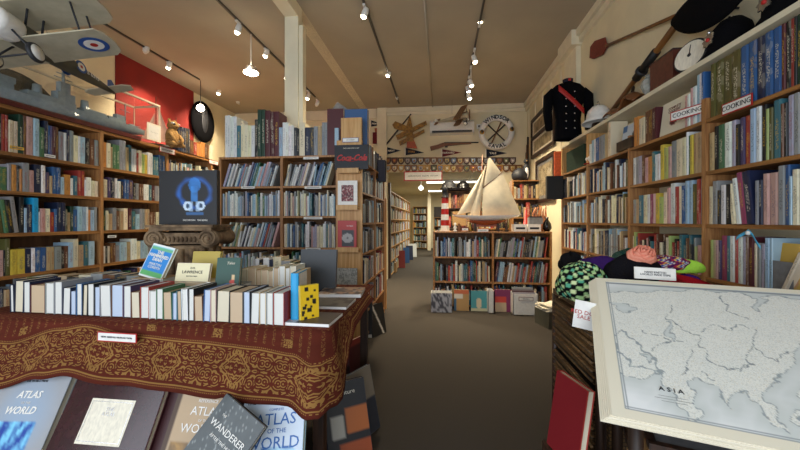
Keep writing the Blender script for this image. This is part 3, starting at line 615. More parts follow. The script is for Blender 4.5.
pile(P(198,290,Y=1.90).x,1.93,TZ+.004+3*hp+.003,[(.26,.21,.026,'cream',0)],'{1} book lying {0} right beneath the LAWRENCE book','second pile on the table')
# magazines lying flat at the table's aisle corner
def flat(name,c,wd,d,th,ang,colf,label,nx=24,ny=24,cat='magazine',page=H('e6e6e4')):
    o=thing(name,c,label,cat,rz=ang); m=MB(); m.box((0,0,th/2),(wd,d,th),col=page,ink=page,mat='book_cover'); m.build('pages',o)
    m=MB(); m.sheet(lambda i,j:Vector(((i-.5)*wd,(j-.5)*d,th+.0008)),nx,ny,colf=colf,mat='painted',smooth=False); m.build('cover',o); return o
c=P(345,304,Z=TZ+.02); 
flat('magazine',(-.645,1.655,TZ+.004),.29,.20,.014,-.04,lambda u,v:H('8e98a0') if u<.5 and v>.3+.4*n2(u,v) else H('5d5248') if u>.45 else H('b8bcc0'),'glossy landscape magazine lying flat on the tapestry at the table corner')
flat('magazine',(-.66,1.98,TZ+.004),.30,.22,.014,.0,lambda u,v:H('4a4540') if n2(u*3,v*2,1)>.5 else H('6b665e'),'dark magazine lying flat behind the glossy landscape one')
flat('magazine',(-.65,2.28,TZ+.004),.28,.24,.02,.1,lambda u,v:H('a08068') if n2(u*5,v*4,2)>.55 else H('50484a') if n2(u*2,v*5,3)>.4 else H('c8c4be'),'patterned magazine lying flat at the foot of the pine end panel')
m=MB(); m.path([(-.90+.09*math.cos(q*.35),2.12+.09*math.sin(q*.35),TZ+.012) for q in range(19)],.011,n=8,mat='black_gloss'); tag(m.build('headband'),'black ring-shaped band lying beside the magazines','band')
# ---------------------------------------------------------------- atlases leaning under the cloth
m=MB(); m.b2(-2.35,-.62,1.16,1.50,.0,.245,mat='dark_wood'); m.b2(-2.37,-.60,1.14,1.16,.0,.26,mat='dark_wood'); tag(m.build('plinth'),'low dark wooden plinth in front of the display table carrying the atlases','plinth')
m=MB(); m.b2(-2.35,-.62,1.512,1.528,.0,.70,mat='black'); tag(m.build('backing_board'),'black board under the tapestry that the atlases lean on','board')
TL_=R(29)
def atl(cx,y,z,wd,ht,th,cn,label,cover,texts=(),yaw=0,roll=0,tilt=TL_,res=(30,44)):
    return facing('atlas',(cx,y,z),wd,ht,th,yaw,tilt,cn,label,cover=cover,texts=texts,roll=roll,res=res,page=PG['c'])
def water(u,v):
    if .16<u<.78 and v>.50:
        k=n2(u*9,v*5+u*6,2); return mixc(H('0c3f9c'),H('7fd0f4'),max(0,min(1,k*2.6-.9)))
    k=(u-.55)**2+(v-.48)**2
    return mixc(H('93a6bc'),H('9a9da2'),min(1,k*5))
Y0=1.275; Z0=.247
atl(-1.905,Y0,Z0,.38,.45,.03,'grey','silver atlas with a blue water square on its cover, under the table cloth',water,[('THE WORLD PRESS',.013,.05,.36,'ink',{}),('ATLAS',.042,.03,.23,'white',{'shear':.25,'bold':.001}),('OF THE',.014,.03,.155,'white',{}),('WORLD',.042,.0,.085,'white',{'shear':.25,'bold':.001})],roll=-.05)
mat('leather_maroon','34161c',.2,var=.1)
o=atl(-1.463,Y0-.01,Z0,.46,.455,.03,'maroon','very large glossy dark leather atlas with a cream plate, between two atlases',None,[],roll=0)
FT=Matrix.Translation((0,0,0))@Matrix.Rotation(-TL_,4,'X')@Matrix.Translation((0,-.0012,.455/2))@Matrix.Rotation(pi/2,4,'X')
m=MB(); m.box((0,0,.0005),(.416,.426,.001),T=None,mat='leather_maroon') if False else m.add([(x*.228,y*.2255,.0004) for x,y in((-1,-1),(1,-1),(1,1),(-1,1))],[(0,1,2,3)],T=FT,mat='leather_maroon'); m.build('leather_face',o)
m=MB(); m.add([(x*.108,.022+y*.088,.0015) for x,y in((-1,-1),(1,-1),(1,1),(-1,1))],[(0,1,2,3)],T=FT,mat='paper'); pl=m.build('title_plate',o)
for a in((-.098,.098,-.056,-.054),(-.098,.098,.098,.1),(-.1,-.098,-.056,.1),(.098,.1,-.056,.1)):
    mm=MB(); mm.add([(a[0],a[2],.0025),(a[1],a[2],.0025),(a[1],a[3],.0025),(a[0],a[3],.0025)],[(0,1,2,3)],T=FT,mat='silver'); 
    mm.build('border_line',pl)
text_part('title',pl,'THE\nATLAS',.022,FT@Matrix.Translation((0,.06,.003)),MATS['silver'])
atl(-1.16,Y0+.04,Z0-.0,.20,.44,.02,'maroon','dark maroon atlas mostly hidden between the leather atlas and the tan one',lambda u,v:H('3a1418'),res=(2,2))
atl(-1.03,Y0-.0,Z0,.285,.43,.03,'tan','tan reference atlas with white title lettering, between the leather atlas and the grey book',
 lambda u,v:H('4a3424') if u<.07 else (mixc(H('1c2a38'),H('c99a50'),max(0,n2(u*4,v*9,1)-.1)) if v>.55 and u>.1 else H('b39a7a')),
 [('THE GLOBE TIMES',.014,.05,.42,'white',{}),('REFERENCE',.018,.05,.31,'white',{}),('ATLAS',.048,.05,.215,'white',{}),('OF THE',.014,.05,.135,'white',{}),('WORLD',.048,.03,.06,'white',{})])
atl(-.67,Y0+.005,Z0-.0,.275,.40,.03,'sky','white and blue atlas of the world leaning at the tablecloth corner',
 lambda u,v:(mixc(H('0f4f96'),H('bfe6f6'),max(0,min(1,n2(u*6,v*14,2)*1.5-.3))) if ((u-.6)**2*.8+(v-.68)**2*3)<.12 and v>.52 else H('c6d3e2')),
 [('THE TIMES',.022,-.25,.41,'cloth_navy',{}),('COMPLETE',.013,.05,.33,'pale_blue_ink',{}),('ATLAS',.062,.05,.235,'pale_blue_ink',{}),('OF THE',.024,.08,.13,'pale_blue_ink',{}),('WORLD',.062,.03,.02,'pale_blue_ink',{})],roll=-.13)
rs=random.Random(5); stars=set((rs.randrange(40),rs.randrange(50)) for _ in range(120))
facing('book',(-.95,1.165,Z0+.075),.225,.36,.028,-.0,R(31),'charcoal','charcoal grey book THE WANDERER leaning across the two atlases',cover=lambda u,v:H('8a9090') if (int(u*40),int(v*50)) in stars and v<.6 else mixc(H('3c4244'),H('5c6264'),n2(u*3,v*3)),res=(40,50),
 texts=[('THE',.012,-.25,.33,'white',{}),('WANDERER',.034,.0,.22,'white',{}),('AFTER THE HUNT',.016,.02,.12,'white',{})],roll=.5)
# ---------------------------------------------------------------- books stacked on the floor at the aisle end
def leaner(c,wd,ht,th,yaw,tilt,cn,label,cover=None,texts=(),roll=0): return facing('book',c,wd,ht,th,yaw,tilt,cn,label,cover=cover,texts=texts,roll=roll,res=(20,28))
def onfloor(x,y,wd,ht,th,yaw,tilt,cn,label,cover=None,texts=(),roll=0,cat='book',name='book'):
    p=P(x,y,Z=0); return facing(name,(p.x,p.y,.002),wd,ht,th,R(yaw),R(tilt),cn,label,cover=cover,texts=texts,roll=roll,res=(20,28),cat=cat)
onfloor(352,462,.25,.42,.045,26,15,'navy','large black art book with orange building pictures leaning out to the aisle',
 cover=lambda u,v:H('b0602a') if u>.45 and .35<v<.66 else H('a8a49a') if .1<u<.43 and .42<v<.68 else H('a04a22') if u>.25 and .78<v<.93 else H('1b1a1e'),texts=[('Furniture',.034,0,.36,'paper',{})],roll=-.08)
onfloor(368,437,.26,.40,.025,63,13,'grey','grey book leaning behind the black art book on the aisle floor',cover=lambda u,v:H('8a7f70') if v<.5 else H('3a3c44'))
onfloor(363,402,.26,.46,.03,66,10,'red','dark red book leaning upright behind the grey book on the aisle floor',cover=lambda u,v:H('4a1a1c') if .1<v<.9 else H('8a3028'))
onfloor(340,415,.20,.52,.05,40,10,'maroon','tall dark maroon book standing under the hanging tablecloth corner',cover=lambda u,v:H('2c1218') if not .2<v<.4 else H('5a3038'))
onfloor(333,440,.24,.36,.03,24,24,'tan','beige book lying slanted below the tip of the tablecloth',cover=lambda u,v:H('8f816a'))
onfloor(362,338,.23,.40,.012,5,8,'black','magazine with a golden figure on black standing face-out at the foot of the end panel',cat='magazine',name='magazine',cover=lambda u,v:H('c08a50') if ((u-.5)**2*3+(v-.45)**2)<.055 else H('d8a868') if (u-.45)**2+(v-.2)**2<.01 else H('d0ccc0') if v>.9 else H('171310'))
onfloor(380,335,.26,.36,.012,62,10,'black','black and white magazine leaning beside the golden figure one on the aisle floor',cat='magazine',name='magazine',cover=lambda u,v:H('c8c4bc') if abs(u-v*.6-.2)<.06 else H('18181a'))
onfloor(371,333,.24,.34,.012,40,10,'brown','brown magazine leaning between the golden figure one and the black and white one',cat='magazine',name='magazine',cover=lambda u,v:H('6a5444') if v>.3 else H('b0a898'))
# ================================================================ ionic capital and the cut-out box
cx,cy=P(190,260,Y=2.33).x,2.36
mat('old_plaster','8c7458',.85,scale=14,alt='4c3a28',bump=.5)
t=thing('column_capital',(cx,cy,TZ),'weathered ionic column capital with scrolls standing on the display table','capital',rz=.22)
m=MB(); m.mat='old_plaster'
m.lathe([(.155,.004),(.165,.02),(.165,.30),(.17,.32)],40)
vs=[];
m.build('drum',t)
for k in range(16):
    m=MB(); a=2*pi*k/16; m.tube((.163*math.cos(a),.163*math.sin(a),.01),(.163*math.cos(a),.163*math.sin(a),.30),.021,n=8,mat='old_plaster'); m.build('flute',t)
for sx in(-1,1):
    m=MB(); m.path([(sx*.175,-.17,.37),(sx*.175,-.06,.37),(sx*.175,0,.37),(sx*.175,.06,.37),(sx*.175,.17,.37)],[.062,.05,.042,.05,.062],n=22,mat='old_plaster')
    r=m.build('volute',t)
    for fy in(-.172,.172):
        mm=MB(); pts=[]
        for q in range(40): a=q*.38; rr_=.058-.00135*q; pts.append((sx*(.175)+rr_*math.cos(a)*-sx,fy,.37+rr_*math.sin(a)))
        mm.path(pts,[.009-.00015*q for q in range(40)],n=6,mat='old_plaster'); mm.ball((sx*.175,fy,.37),.014,mat='old_plaster'); mm.build('scroll',r)
m=MB(); m.box((0,-.0,.37),(.30,.31,.075),mat='old_plaster'); 
for q in range(9): m.ball((-.11+q*.0275,-.158,.365),(.012,.012,.02),n=8,mat='old_plaster')
m.build('echinus',t)
m=MB(); m.box((0,0,.435),(.40,.36,.022),mat='old_plaster'); m.box((0,0,.455),(.43,.385,.016),mat='old_plaster'); m.build('abacus',t)
bz0=TZ+.4645; by=cy-.06
pL,pR=P(159,171,Y=by),P(217,178,Y=by)
t=thing('boxed_book',(0,0,0),'black boxed book with a glowing blue skull picture on top of the capital','box')
bw=pR.x-pL.x; bh=pL.z-bz0
mat('box_black','15171d',.4,var=0)
m=MB(); m.box(((pL.x+pR.x)/2,by+.017,bz0+bh/2+.0),(bw,.034,bh),mat='box_black'); m.build('case',t)
FT=Matrix.Translation(((pL.x+pR.x)/2,by-.0015,bz0+bh/2))@Matrix.Rotation(pi/2,4,'X')
def skull(u,v):
    bgc=H('14161d'); x=(u-.62)*.95; y=(v-.42)*.8
    k=abs(math.sqrt(x*x*1.1+(y*1.25)**2)-.27)
    k+=.05*(vn(u*9,v*9,3)-.5); c=mixc(H('2460b4'),bgc,min(1,(k*16)**.7 if k>0 else 0))
    if (x*x*5+(y+.12)**2*4)<.05: c=mixc(c,H('2f84d8'),.25+.6*vn(u*12,v*12,1))
    if abs(x)<.055 and -.1<y<.12: c=mixc(c,H('3a90e4'),.2+.5*vn(u*14,v*10,2))
    for ex in(-.11,.10):
        r=(x-ex)**2+(y-.19)**2
        if r<.0052: c=H('c8dcf0')
        if r<.0012: c=H('24405c')
    if abs(x)<.09 and .13<y<.27 and abs(x)>.02: c=mixc(c,H('a8c8ec'),.6)
    if abs(y-.3)<.02 and abs(x)<.14: c=mixc(c,H('3f80c8'),.5)
    return c
img(t,FT,bw-.004,bh-.004,skull,60,60,name='cover_picture')
text_part('lettering',t,'DISTORTION   THE REMIX',.016,FT@Matrix.Translation((.06,-.42*bh,.0015)),MATS['white'])
# ================================================================ MAP of Asia and what is under it
O=P(612,415,Z=.80)          # near-left corner of the sheet
aw=-R(19); wd_=Vector((math.cos(aw),math.sin(aw),0)); hd=Vector((-math.sin(aw),math.cos(aw),0))
up_=(hd*.605+Vector((0,0,.30))); MH=up_.length; MW=.98; upn=up_.normalized(); mn=wd_.cross(upn)
def onmap(x,y):
    d=ray(x,y); t_=(O-EYE).dot(mn)/d.dot(mn); q=EYE+d*t_-O; return (q.dot(wd_)/MW,1-q.dot(upn)/MH)
MT=FR(O+wd_*MW/2+upn*MH/2,wd_,upn)
t=thing('map_sheets',O,'large cream paper map of ASIA on a stack of sheets tilted on its stand','map'); I=Matrix.Translation(-O)
rs=random.Random(2)
for k in range(6):
    m=MB(); th=.004; m.add([(x*MW/2-(.004+.005*(5-k) if x<0 else 0),y*MH/2-(0.004*rs.random() if y<0 else 0)+(k-5)*.0015,-.0036*(5-k)-.004+z*.0032) for x in(-1,1) for y in(-1,1) for z in(0,1)],[(0,1,3,2),(4,6,7,5),(0,4,5,1),(2,3,7,6),(0,2,6,4),(1,5,7,3)],T=I@MT,mat='map_paper'); m.build('sheet',t)
def poly_px(s): return [onmap(*map(float,q.split(','))) for q in s.split()]
LAND=[poly_px('604,292 650,292 700,290 760,296 830,300 830,330 800,345 796,362 788,372 770,384 762,392 770,404 784,420 788,436 776,428 762,412 752,398 744,392 736,396 730,410 722,396 716,386 700,380 690,384 694,398 700,412 692,424 680,408 668,388 656,372 644,368 632,366 624,356 612,344 607,330'),
      poly_px('620,330 640,345 655,362 660,370 640,382 622,376 612,362 612,345'),
      poly_px('804,388 812,392 808,404 800,398'),poly_px('796,410 806,414 804,430 794,424')]
SEA=[poly_px('640,352 650,358 652,364 644,360'),poly_px('668,322 674,330 672,342 666,336'),poly_px('610,304 626,304 640,309 624,312'),poly_px('755,295 764,300 760,312 752,306')]
def inside(p,poly):
    x,y=p; r=False; j=len(poly)-1
    for i in range(len(poly)):
        a,b_=poly[i],poly[j]
        if (a[1]>y)!=(b_[1]>y) and x<(b_[0]-a[0])*(y-a[1])/(b_[1]-a[1])+a[0]: r=not r
        j=i
    return r
def dseg(p,a,b_):
    dx,dy=b_[0]-a[0],b_[1]-a[1]; L2=dx*dx+dy*dy or 1; k=max(0,min(1,((p[0]-a[0])*dx+(p[1]-a[1])*dy)/L2)); return math.hypot(p[0]-a[0]-k*dx,(p[1]-a[1]-k*dy)*.7)
EDG=[(q[i],q[(i+1)%len(q)]) for q in LAND+SEA for i in range(len(q))]
BRD=[]
for s in('672,305 668,318 676,326 694,334 700,340 704,352 712,362 724,368 736,370 744,366','700,332 716,326 728,330 742,324 752,330 756,342 748,352 750,366 738,372','680,340 664,344 652,352','690,350 690,366 682,376','700,372 716,380','640,330 660,336 668,342','755,350 775,360 790,352','720,296 728,312 745,318'): 
    q=poly_px(s); BRD+=list(zip(q,q[1:]))
def mapcol(u,v):
    w_=.012; p=(u+w_*math.sin(v*60+u*31)*.6+.004*math.sin(u*190+v*70),v+w_*math.sin(u*55+v*20)*.7+.004*math.sin(v*210))
    if u<.035 or u>.965 or v<.04 or v>.955: return H('e6e0cc')
    for e,wd2 in((.035,.003),(.042,.0015)):
        if abs(u-e)<wd2 or abs(1-u-e)<wd2 or abs(v-e*1.3)<wd2*1.5 or abs(1-v-e*1.3)<wd2*1.5: return H('8f979c')
    land=any(inside(p,q) for q in LAND) and not any(inside(p,q) for q in SEA)
    d=min(dseg(p,a,b_) for a,b_ in EDG)
    g=n2(u*14,v*14,1)
    if land:
        c=mixc(H('eeeee6'),H('d6dad6'),rs.random()*.7+.3*max(0,min(1,g)))
        if d<.0035: c=H('98a2a6')
        db=min(dseg(p,a,b_) for a,b_ in BRD)
        if db<.0018: c=H('7f8a90')
        if rs.random()<.12: c=mixc(c,H('8a9290'),.45)
        elif rs.random()<.04: c=mixc(c,H('c8b890'),.6)
        return c
    c=mixc(H('ccd2d0'),H('e8ebec'),min(1,max(0,(d-.006)*14)))
    return c
m=MB(); m.sheet(lambda i,j:Vector(((i-.5)*MW,(.5-j)*MH,.0012)),300,200,colf=mapcol,T=I@MT,mat='painted',smooth=False); m.build('printed_map',t)
a=onmap(671,391); text_part('lettering',t,'A S I A',.021,I@MT@Matrix.Translation(((a[0]-.5)*MW,(.5-a[1])*MH,.003)),MATS['ink'])
for k,(wl) in enumerate((.07,.09,.06)):
    m=MB(); m.box(((a[0]-.5)*MW+.005,(.5-a[1])*MH-.022-.009*k,.0025),(wl,.0012,.0004),mat='grey',T=None) if False else m.add([((a[0]-.5)*MW+x*wl/2,(.5-a[1])*MH-.024-.009*k+y*.0006,.0025) for x,y in((-1,-1),(1,-1),(1,1),(-1,1))],[(0,1,2,3)],T=I@MT,mat='grey'); m.build('text_line',t)
# stand of dark wood: sloping board carried by four legs
t=thing('map_stand',(0,0,0),'dark wooden sloping stand carrying the map of ASIA','stand')
m=MB(); m.add([(x*(MW/2-.03),y*(MH/2-.03),-.028-.02*z) for x in(-1,1) for y in(-1,1) for z in(0,1)],[(0,1,3,2),(4,6,7,5),(0,4,5,1),(2,3,7,6),(0,2,6,4),(1,5,7,3)],T=MT,mat='dark_wood'); m.build('sloping_board',t)
for sx,sy in((.07,.10),(.93,.10),(.07,.8),(.93,.8)):
    q=O+wd_*MW*sx+upn*MH*sy-mn*.05; m=MB(); m.tube((q.x,q.y,0),(q.x,q.y,q.z),.02,n=10,mat='dark_wood'); m.build('leg',t)
qa=O+wd_*MW*.5+upn*MH*.42
m=MB(); m.box((qa.x,qa.y,.56),(MW*.84,MH*.62,.02),rot=aw,mat='dark_wood'); m.build('lower_shelf',t)
# things on the stand's lower shelf
m=MB(); fcx,fcy=O.x+.36,O.y+.05
def onshelf(a,b_,z): q=O+wd_*a+hd*b_; return Vector((q.x,q.y,z))
t=thing('picture_frame',onshelf(.28,.20,.685),'dark framed picture lying flat under the near edge of the map','picture frame',rz=aw)
m=MB(); 
for s in(-1,1): m.box((0,s*.115,.01),(.36,.022,.02),mat='dark_wood'); m.box((s*.17,0,.01),(.022,.22,.02),mat='dark_wood')
m.build('frame',t); m=MB(); m.box((0,0,.006),(.33,.22,.006),mat='grey'); m.build('backing',t)
mat('cardboard','9a7a50',.85,scale=60,var=.08)
q=onshelf(.24,.24,.571); m=MB(); m.box(q+Vector((0,0,.055)),(.26,.2,.11),rot=aw,mat='cardboard'); tag(m.build('cardboard_box'),'brown cardboard box on the lower shelf under the map','box')
mat('mauve_book','8d8890',.6)
q=onshelf(.62,.22,.571); 
facing('book',onshelf(.55,.08,.571),.40,.17,.03,aw,R(20),'grey','grey landscape book leaning under the near edge of the map',cover=lambda u,v:H('8b8a90'),res=(2,2),texts=[('Victoria & Edward',.024,0,.2,'white',{})])
# wicker chest beside it
def wicker():
    m=bpy.data.materials.new('wicker'); m.use_nodes=True; n=m.node_tree.nodes; L=m.node_tree.links; b=n['Principled BSDF']; b.inputs['Roughness'].default_value=.5
    tc=n.new('ShaderNodeTexCoord'); br=n.new('ShaderNodeTexBrick'); mp=n.new('ShaderNodeMapping'); sp=n.new('ShaderNodeSeparateXYZ'); cb=n.new('ShaderNodeCombineXYZ'); ad=n.new('ShaderNodeMath')
    L.new(tc.outputs['Object'],sp.inputs[0]); L.new(sp.outputs[0],ad.inputs[0]); L.new(sp.outputs[1],ad.inputs[1]); L.new(ad.outputs[0],cb.inputs[0]); L.new(sp.outputs[2],cb.inputs[1]); L.new(cb.outputs[0],br.inputs[0])
    br.inputs['Scale'].default_value=16; br.inputs['Color1'].default_value=(*H('7a5c38'),1); br.inputs['Color2'].default_value=(*H('543c22'),1); br.inputs['Mortar'].default_value=(*H('100a06'),1); br.inputs['Mortar Size'].default_value=.03
    L.new(br.outputs[0],b.inputs['Base Color']); bp=n.new('ShaderNodeBump'); bp.inputs['Distance'].default_value=.006; L.new(br.outputs[1],bp.inputs['Height']); bp.invert=True; L.new(bp.outputs[0],b.inputs['Normal']); MATS['wicker']=m
wicker()
t=thing('wicker_chest',(0,0,0),'dark wicker drawer chest between the aisle and the cookery shelves','chest')
WX0,WX1,WY0,WY1=.665,1.30,1.55,2.12; WZ=.96
m=MB(); m.b2(WX0+.02,WX1,WY0+.01,WY1-.01,.05,WZ-.03,mat='dark_wood'); m.build('carcass',t)
m=MB(); m.b2(WX0-.01,WX1+.01,WY0-.01,WY1+.01,WZ-.03,WZ,mat='wicker'); m.build('top',t)
for x in(WX0,WX1):
    for y in(WY0,WY1): m=MB(); m.tube((x,y,0),(x,y,WZ-.03),.018,n=8,mat='dark_wood'); m.build('leg',t)
for k in range(3):
    z0=.08+k*.285; m=MB(); m.b2(WX0-.012,WX0+.02,WY0+.03,WY1-.03,z0,z0+.26,mat='wicker')
    for q in range(7): m.tube((WX0-.016,WY0+.03,z0+.015+q*.038),(WX0-.016,WY1-.03,z0+.015+q*.038),.009,n=6,mat='wicker')
    d_=m.build('drawer',t); m=MB(); m.tube((WX0-.035,(WY0+WY1)/2-.06,z0+.2),(WX0-.035,(WY0+WY1)/2+.06,z0+.2),.008,n=6,mat='dark_wood'); m.build('handle',d_)
m=MB(); m.b2(WX0+.03,WX1-.03,WY0-.012,WY0+.01,.08,WZ-.04,mat='wicker'); m.build('side_panel',t)
# card sign on the chest, red book and papers at its foot
c=P(584,315,Y=1.50); sign_card('sign','RED DOT\nSALE',0,0,.075,.115,FR(c,(.92,-.38,-.12),(-.16,.0,1)),'white card with red and black print stuck on the wicker chest',border='white',fs=.2,tm='red')
facing('book',(.445,1.36,.47),.18,.29,.028,-R(74),R(9),'red','dark red book leaning against the wicker chest in the aisle',cover=lambda u,v:H('7a1820'),res=(2,2),page=PG['c'])
m=MB(); m.b2(.41,.50,1.24,1.47,0,.468,mat='dark_wood'); tag(m.build('box'),'dark box under the red book at the foot of the wicker chest','box')
# ================================================================ WALL DECORATION
YB=7.95   # back wall plane
def onB(x,y,off=.02): return P(x,y,Y=YB-off)
PX=7.95/350*1.0
def flatT(c,ang=0): return Matrix.Translation(c)@Matrix.Rotation(pi/2,4,'X')@Matrix.Rotation(ang,4,'Z')   # local xy in the wall, z towards the camera
# air conditioner
a,c=onB(430,122.5),onB(473.5,134.5)
t=thing('air_conditioner',((a.x+c.x)/2,YB,c.z),'white wall air conditioner under the hanging toy biplane','air conditioner')
w2=(c.x-a.x)/2; hh=a.z-c.z
m=MB(); m.prism([(0,0),(.17,.02),(.20,.08),(.20,hh*.8),(.14,hh),(0,hh)],2*w2,T=Matrix(((0,0,1,-w2),(-1,0,0,0),(0,1,0,0),(0,0,0,1))),mat='white'); m.build('casing',t)
m=MB(); m.box((0,-.195,.045),(w2*1.8,.02,.03),mat='ink'); m.build('air_outlet',t)
m=MB(); m.box((0,-.19,.022),(w2*1.8,.03,.012),mat='grey'); m.build('flap',t)
# toy biplane on the back wall
def biplane(name,loc,label,S,rot,cols,roundel=True,big=False,span=1.0,struts=2):
    """nose towards -y, wings along x; S metres long"""
    t=thing(name,(0,0,0),label,'model aeroplane'); t.matrix_world=Matrix.Translation(loc)@rot
    fu,wg,tail=cols
    m=MB(); m.path([(0,-.5*S,0),(0,-.44*S,0),(0,-.30*S,.0),(0,-.1*S,.005*S),(0,.25*S,.012*S),(0,.5*S,.02*S)],[.055*S,.068*S,.07*S,.062*S,.034*S,.012*S],n=16,mat=fu); m.build('fuselage',t)
    m=MB(); m.lathe([(.03*S,0),(.072*S,.0),(.076*S,.03*S),(.074*S,.13*S),(.07*S,.14*S)],20,T=Matrix.Translation((0,-.5*S,0))@Matrix.Rotation(-pi/2,4,'X'),mat='white' if big else fu); m.build('engine_cowl',t)
    m=MB(); m.ball((0,-.52*S,0),.018*S,mat='brown_prop')
    for sg in(-1,1): m.path([(0,-.525*S,0),(sg*.05*S,-.527*S,sg*.045*S),(sg*.11*S,-.525*S,sg*.10*S)],[.008*S,.016*S,.006*S],n=6,mat='brown_prop')
    m.build('propeller',t)
    def wing(z,yy,half,ch,th=.008):
        pts=[(-half*.93,-ch*.5),(half*.93,-ch*.5),(half*.99,-ch*.30),(half,.0),(half*.96,ch*.35),(half*.86,ch*.5),(-half*.86,ch*.5),(-half*.96,ch*.35),(-half,0),(-half*.99,-ch*.30)]
        mm=MB(); mm.prism(pts,th*S,T=Matrix.Translation((0,yy,z)),mat=wg); return mm.build('wing',t)
    hs=.5*S*span; ch=(.27 if big else .2)*S
    lw=wing(-.055*S,-.24*S,hs,ch); uw=wing(.125*S,-.30*S,hs*1.03,ch)
    for x in(-.72,.72):
        for y in(-.33,-.20):
            m=MB(); m.tube((x*hs,y*S,-.05*S),(x*hs,(y-.05)*S,.127*S),.006*S,n=6,mat='ink'); m.build('strut',t)
    for x in(-.09,.09):
        for y in(-.33,-.22): m=MB(); m.tube((x*S*.5,y*S,.05*S),(x*S,(y-.03)*S,.127*S),.006*S,n=6,mat='ink'); m.build('strut',t)
    m=MB(); m.prism([(-.17*S,-.03*S),(-.12*S,-.06*S),(.12*S,-.06*S),(.17*S,-.03*S),(.15*S,.05*S),(-.15*S,.05*S)],.006*S,T=Matrix.Translation((0,.46*S,.02*S)),mat=tail); m.build('tailplane',t)
    m=MB(); m.prism([(0,0),(.09*S,.0),(.10*S,.06*S),(.06*S,.10*S),(.02*S,.08*S)],.006*S,T=Matrix.Translation((.003*S,.42*S,.02*S))@Matrix(((0,0,1,0),(1,0,0,0),(0,1,0,0),(0,0,0,1))),mat='blue' if big else 'white'); m.build('fin',t)
    for x in(-.11,.11):
        m=MB(); m.lathe([(.02*S,-.012*S),(.052*S,-.012*S),(.058*S,0),(.052*S,.012*S),(.02*S,.012*S)],20,T=Matrix.Translation((x*S,-.38*S,-.16*S))@Matrix.Rotation(pi/2,4,'Y'),mat='ink'); wh=m.build('wheel',t)
        m=MB(); m.lathe([(.001,-.016*S),(.044*S,-.014*S),(.044*S,.014*S),(.001,.016*S)],20,T=Matrix.Translation((x*S,-.38*S,-.16*S))@Matrix.Rotation(pi/2,4,'Y'),mat='white'); m.build('wheel_disc',wh)
        m=MB(); m.tube((x*S*.95,-.38*S,-.16*S),(x*S*.5,-.44*S,-.05*S),.006*S,n=6,mat='ink'); m.tube((x*S*.95,-.38*S,-.16*S),(x*S*.5,-.30*S,-.05*S),.006*S,n=6,mat='ink'); m.build('undercarriage_strut',t)
    m=MB(); m.tube((-.11*S,-.38*S,-.16*S),(.11*S,-.38*S,-.16*S),.006*S,n=6,mat='ink'); m.build('axle',t)
    if roundel:
        for sx in(-1,1):
            for r,mm_,z in((.085,'blue',0),(.057,'white',.001),(.022,'red',.002)):
                if r==.085: m=MB()
                m.lathe([(.0005,0),(r*S*.9,0)],28,T=Matrix.Translation((sx*hs*.74,-.24*S,-.0575*S-z*S))@Matrix.Rotation(pi,4,'X'),cap=False,mat=mm_,smooth=False)
            m.build('roundel',lw)
            m=MB()
            for r,mm_,z in((.044,'blue',0),(.029,'white',.0015),(.011,'red',.003)):
                m.lathe([(.0005,0),(r*S,0)],24,T=Matrix.Translation((sx*(.051+z)*S,.08*S,.01*S))@Matrix.Rotation(sx*pi/2,4,'Y')@Matrix.Rotation(sx*.1,4,'X'),cap=False,mat=mm_,smooth=False)
            m.build('fuselage_roundel',t)
    return t
mat('brown_prop','7a4a28',.4); mat('plane_olive','4c4a3e',.6,var=.08,scale=8); mat('plane_linen','b8b098',.75,var=.05,scale=14); mat('toy_tan','8a6848',.7,var=.1)
nose=Vector((-2.80,1.90,2.63)); tail=Vector((-3.06,2.96,2.545)); dirn=(tail-nose).normalized()
L_=(tail-nose).length
yv=dirn; xv=Vector((yv.y,-yv.x,0)); zv=xv.normalized().cross(yv); RT=Matrix(((xv.normalized().x,yv.x,zv.x,0),(xv.normalized().y,yv.y,zv.y,0),(0,yv.z,zv.z,0),(0,0,0,1)))
tb=biplane('model_biplane',(nose+tail)/2,'large olive and cream model biplane with blue roundels hanging near the ceiling',L_*1.05,RT@Matrix.Rotation(-.20,4,'Y'),('plane_olive','plane_linen','plane_linen'),big=True,span=.92)
text_part('serial_lettering',tb,'B 6313',.05,Matrix.Translation((.047,.22*L_,.012))@Matrix.Rotation(pi/2,4,'Z')@Matrix.Rotation(pi/2,4,'X'),MATS['white'])
m=MB()
for q in((nose*.6+tail*.4),): m.tube((q.x,q.y,2.68),(q.x,q.y,CZ),.0015,n=4,mat='silver')
m.build('hanging_wire'); bpy.data.objects['hanging_wire'].parent=tb; bpy.data.objects['hanging_wire'].matrix_parent_inverse=(Matrix.Translation((nose+tail)/2)@RT).inverted()
c=onB(452,119,.42)
t=biplane('model_biplane',c,'small brown and cream model biplane hanging in front of the air conditioner',.78,Matrix.Rotation(R(62),4,'Z')@Matrix.Rotation(-.75,4,'Y')@Matrix.Rotation(-.06,4,'X'),('plane_linen','toy_tan','toy_tan'),roundel=False,span=.75)
m=MB(); m.tube((c.x,c.y,c.z+.1),(c.x,c.y,CZ),.002,n=4,mat='silver'); wv=m.build('hanging_wire',t); bpy.context.view_layer.update(); wv.matrix_parent_inverse=t.matrix_world.inverted()
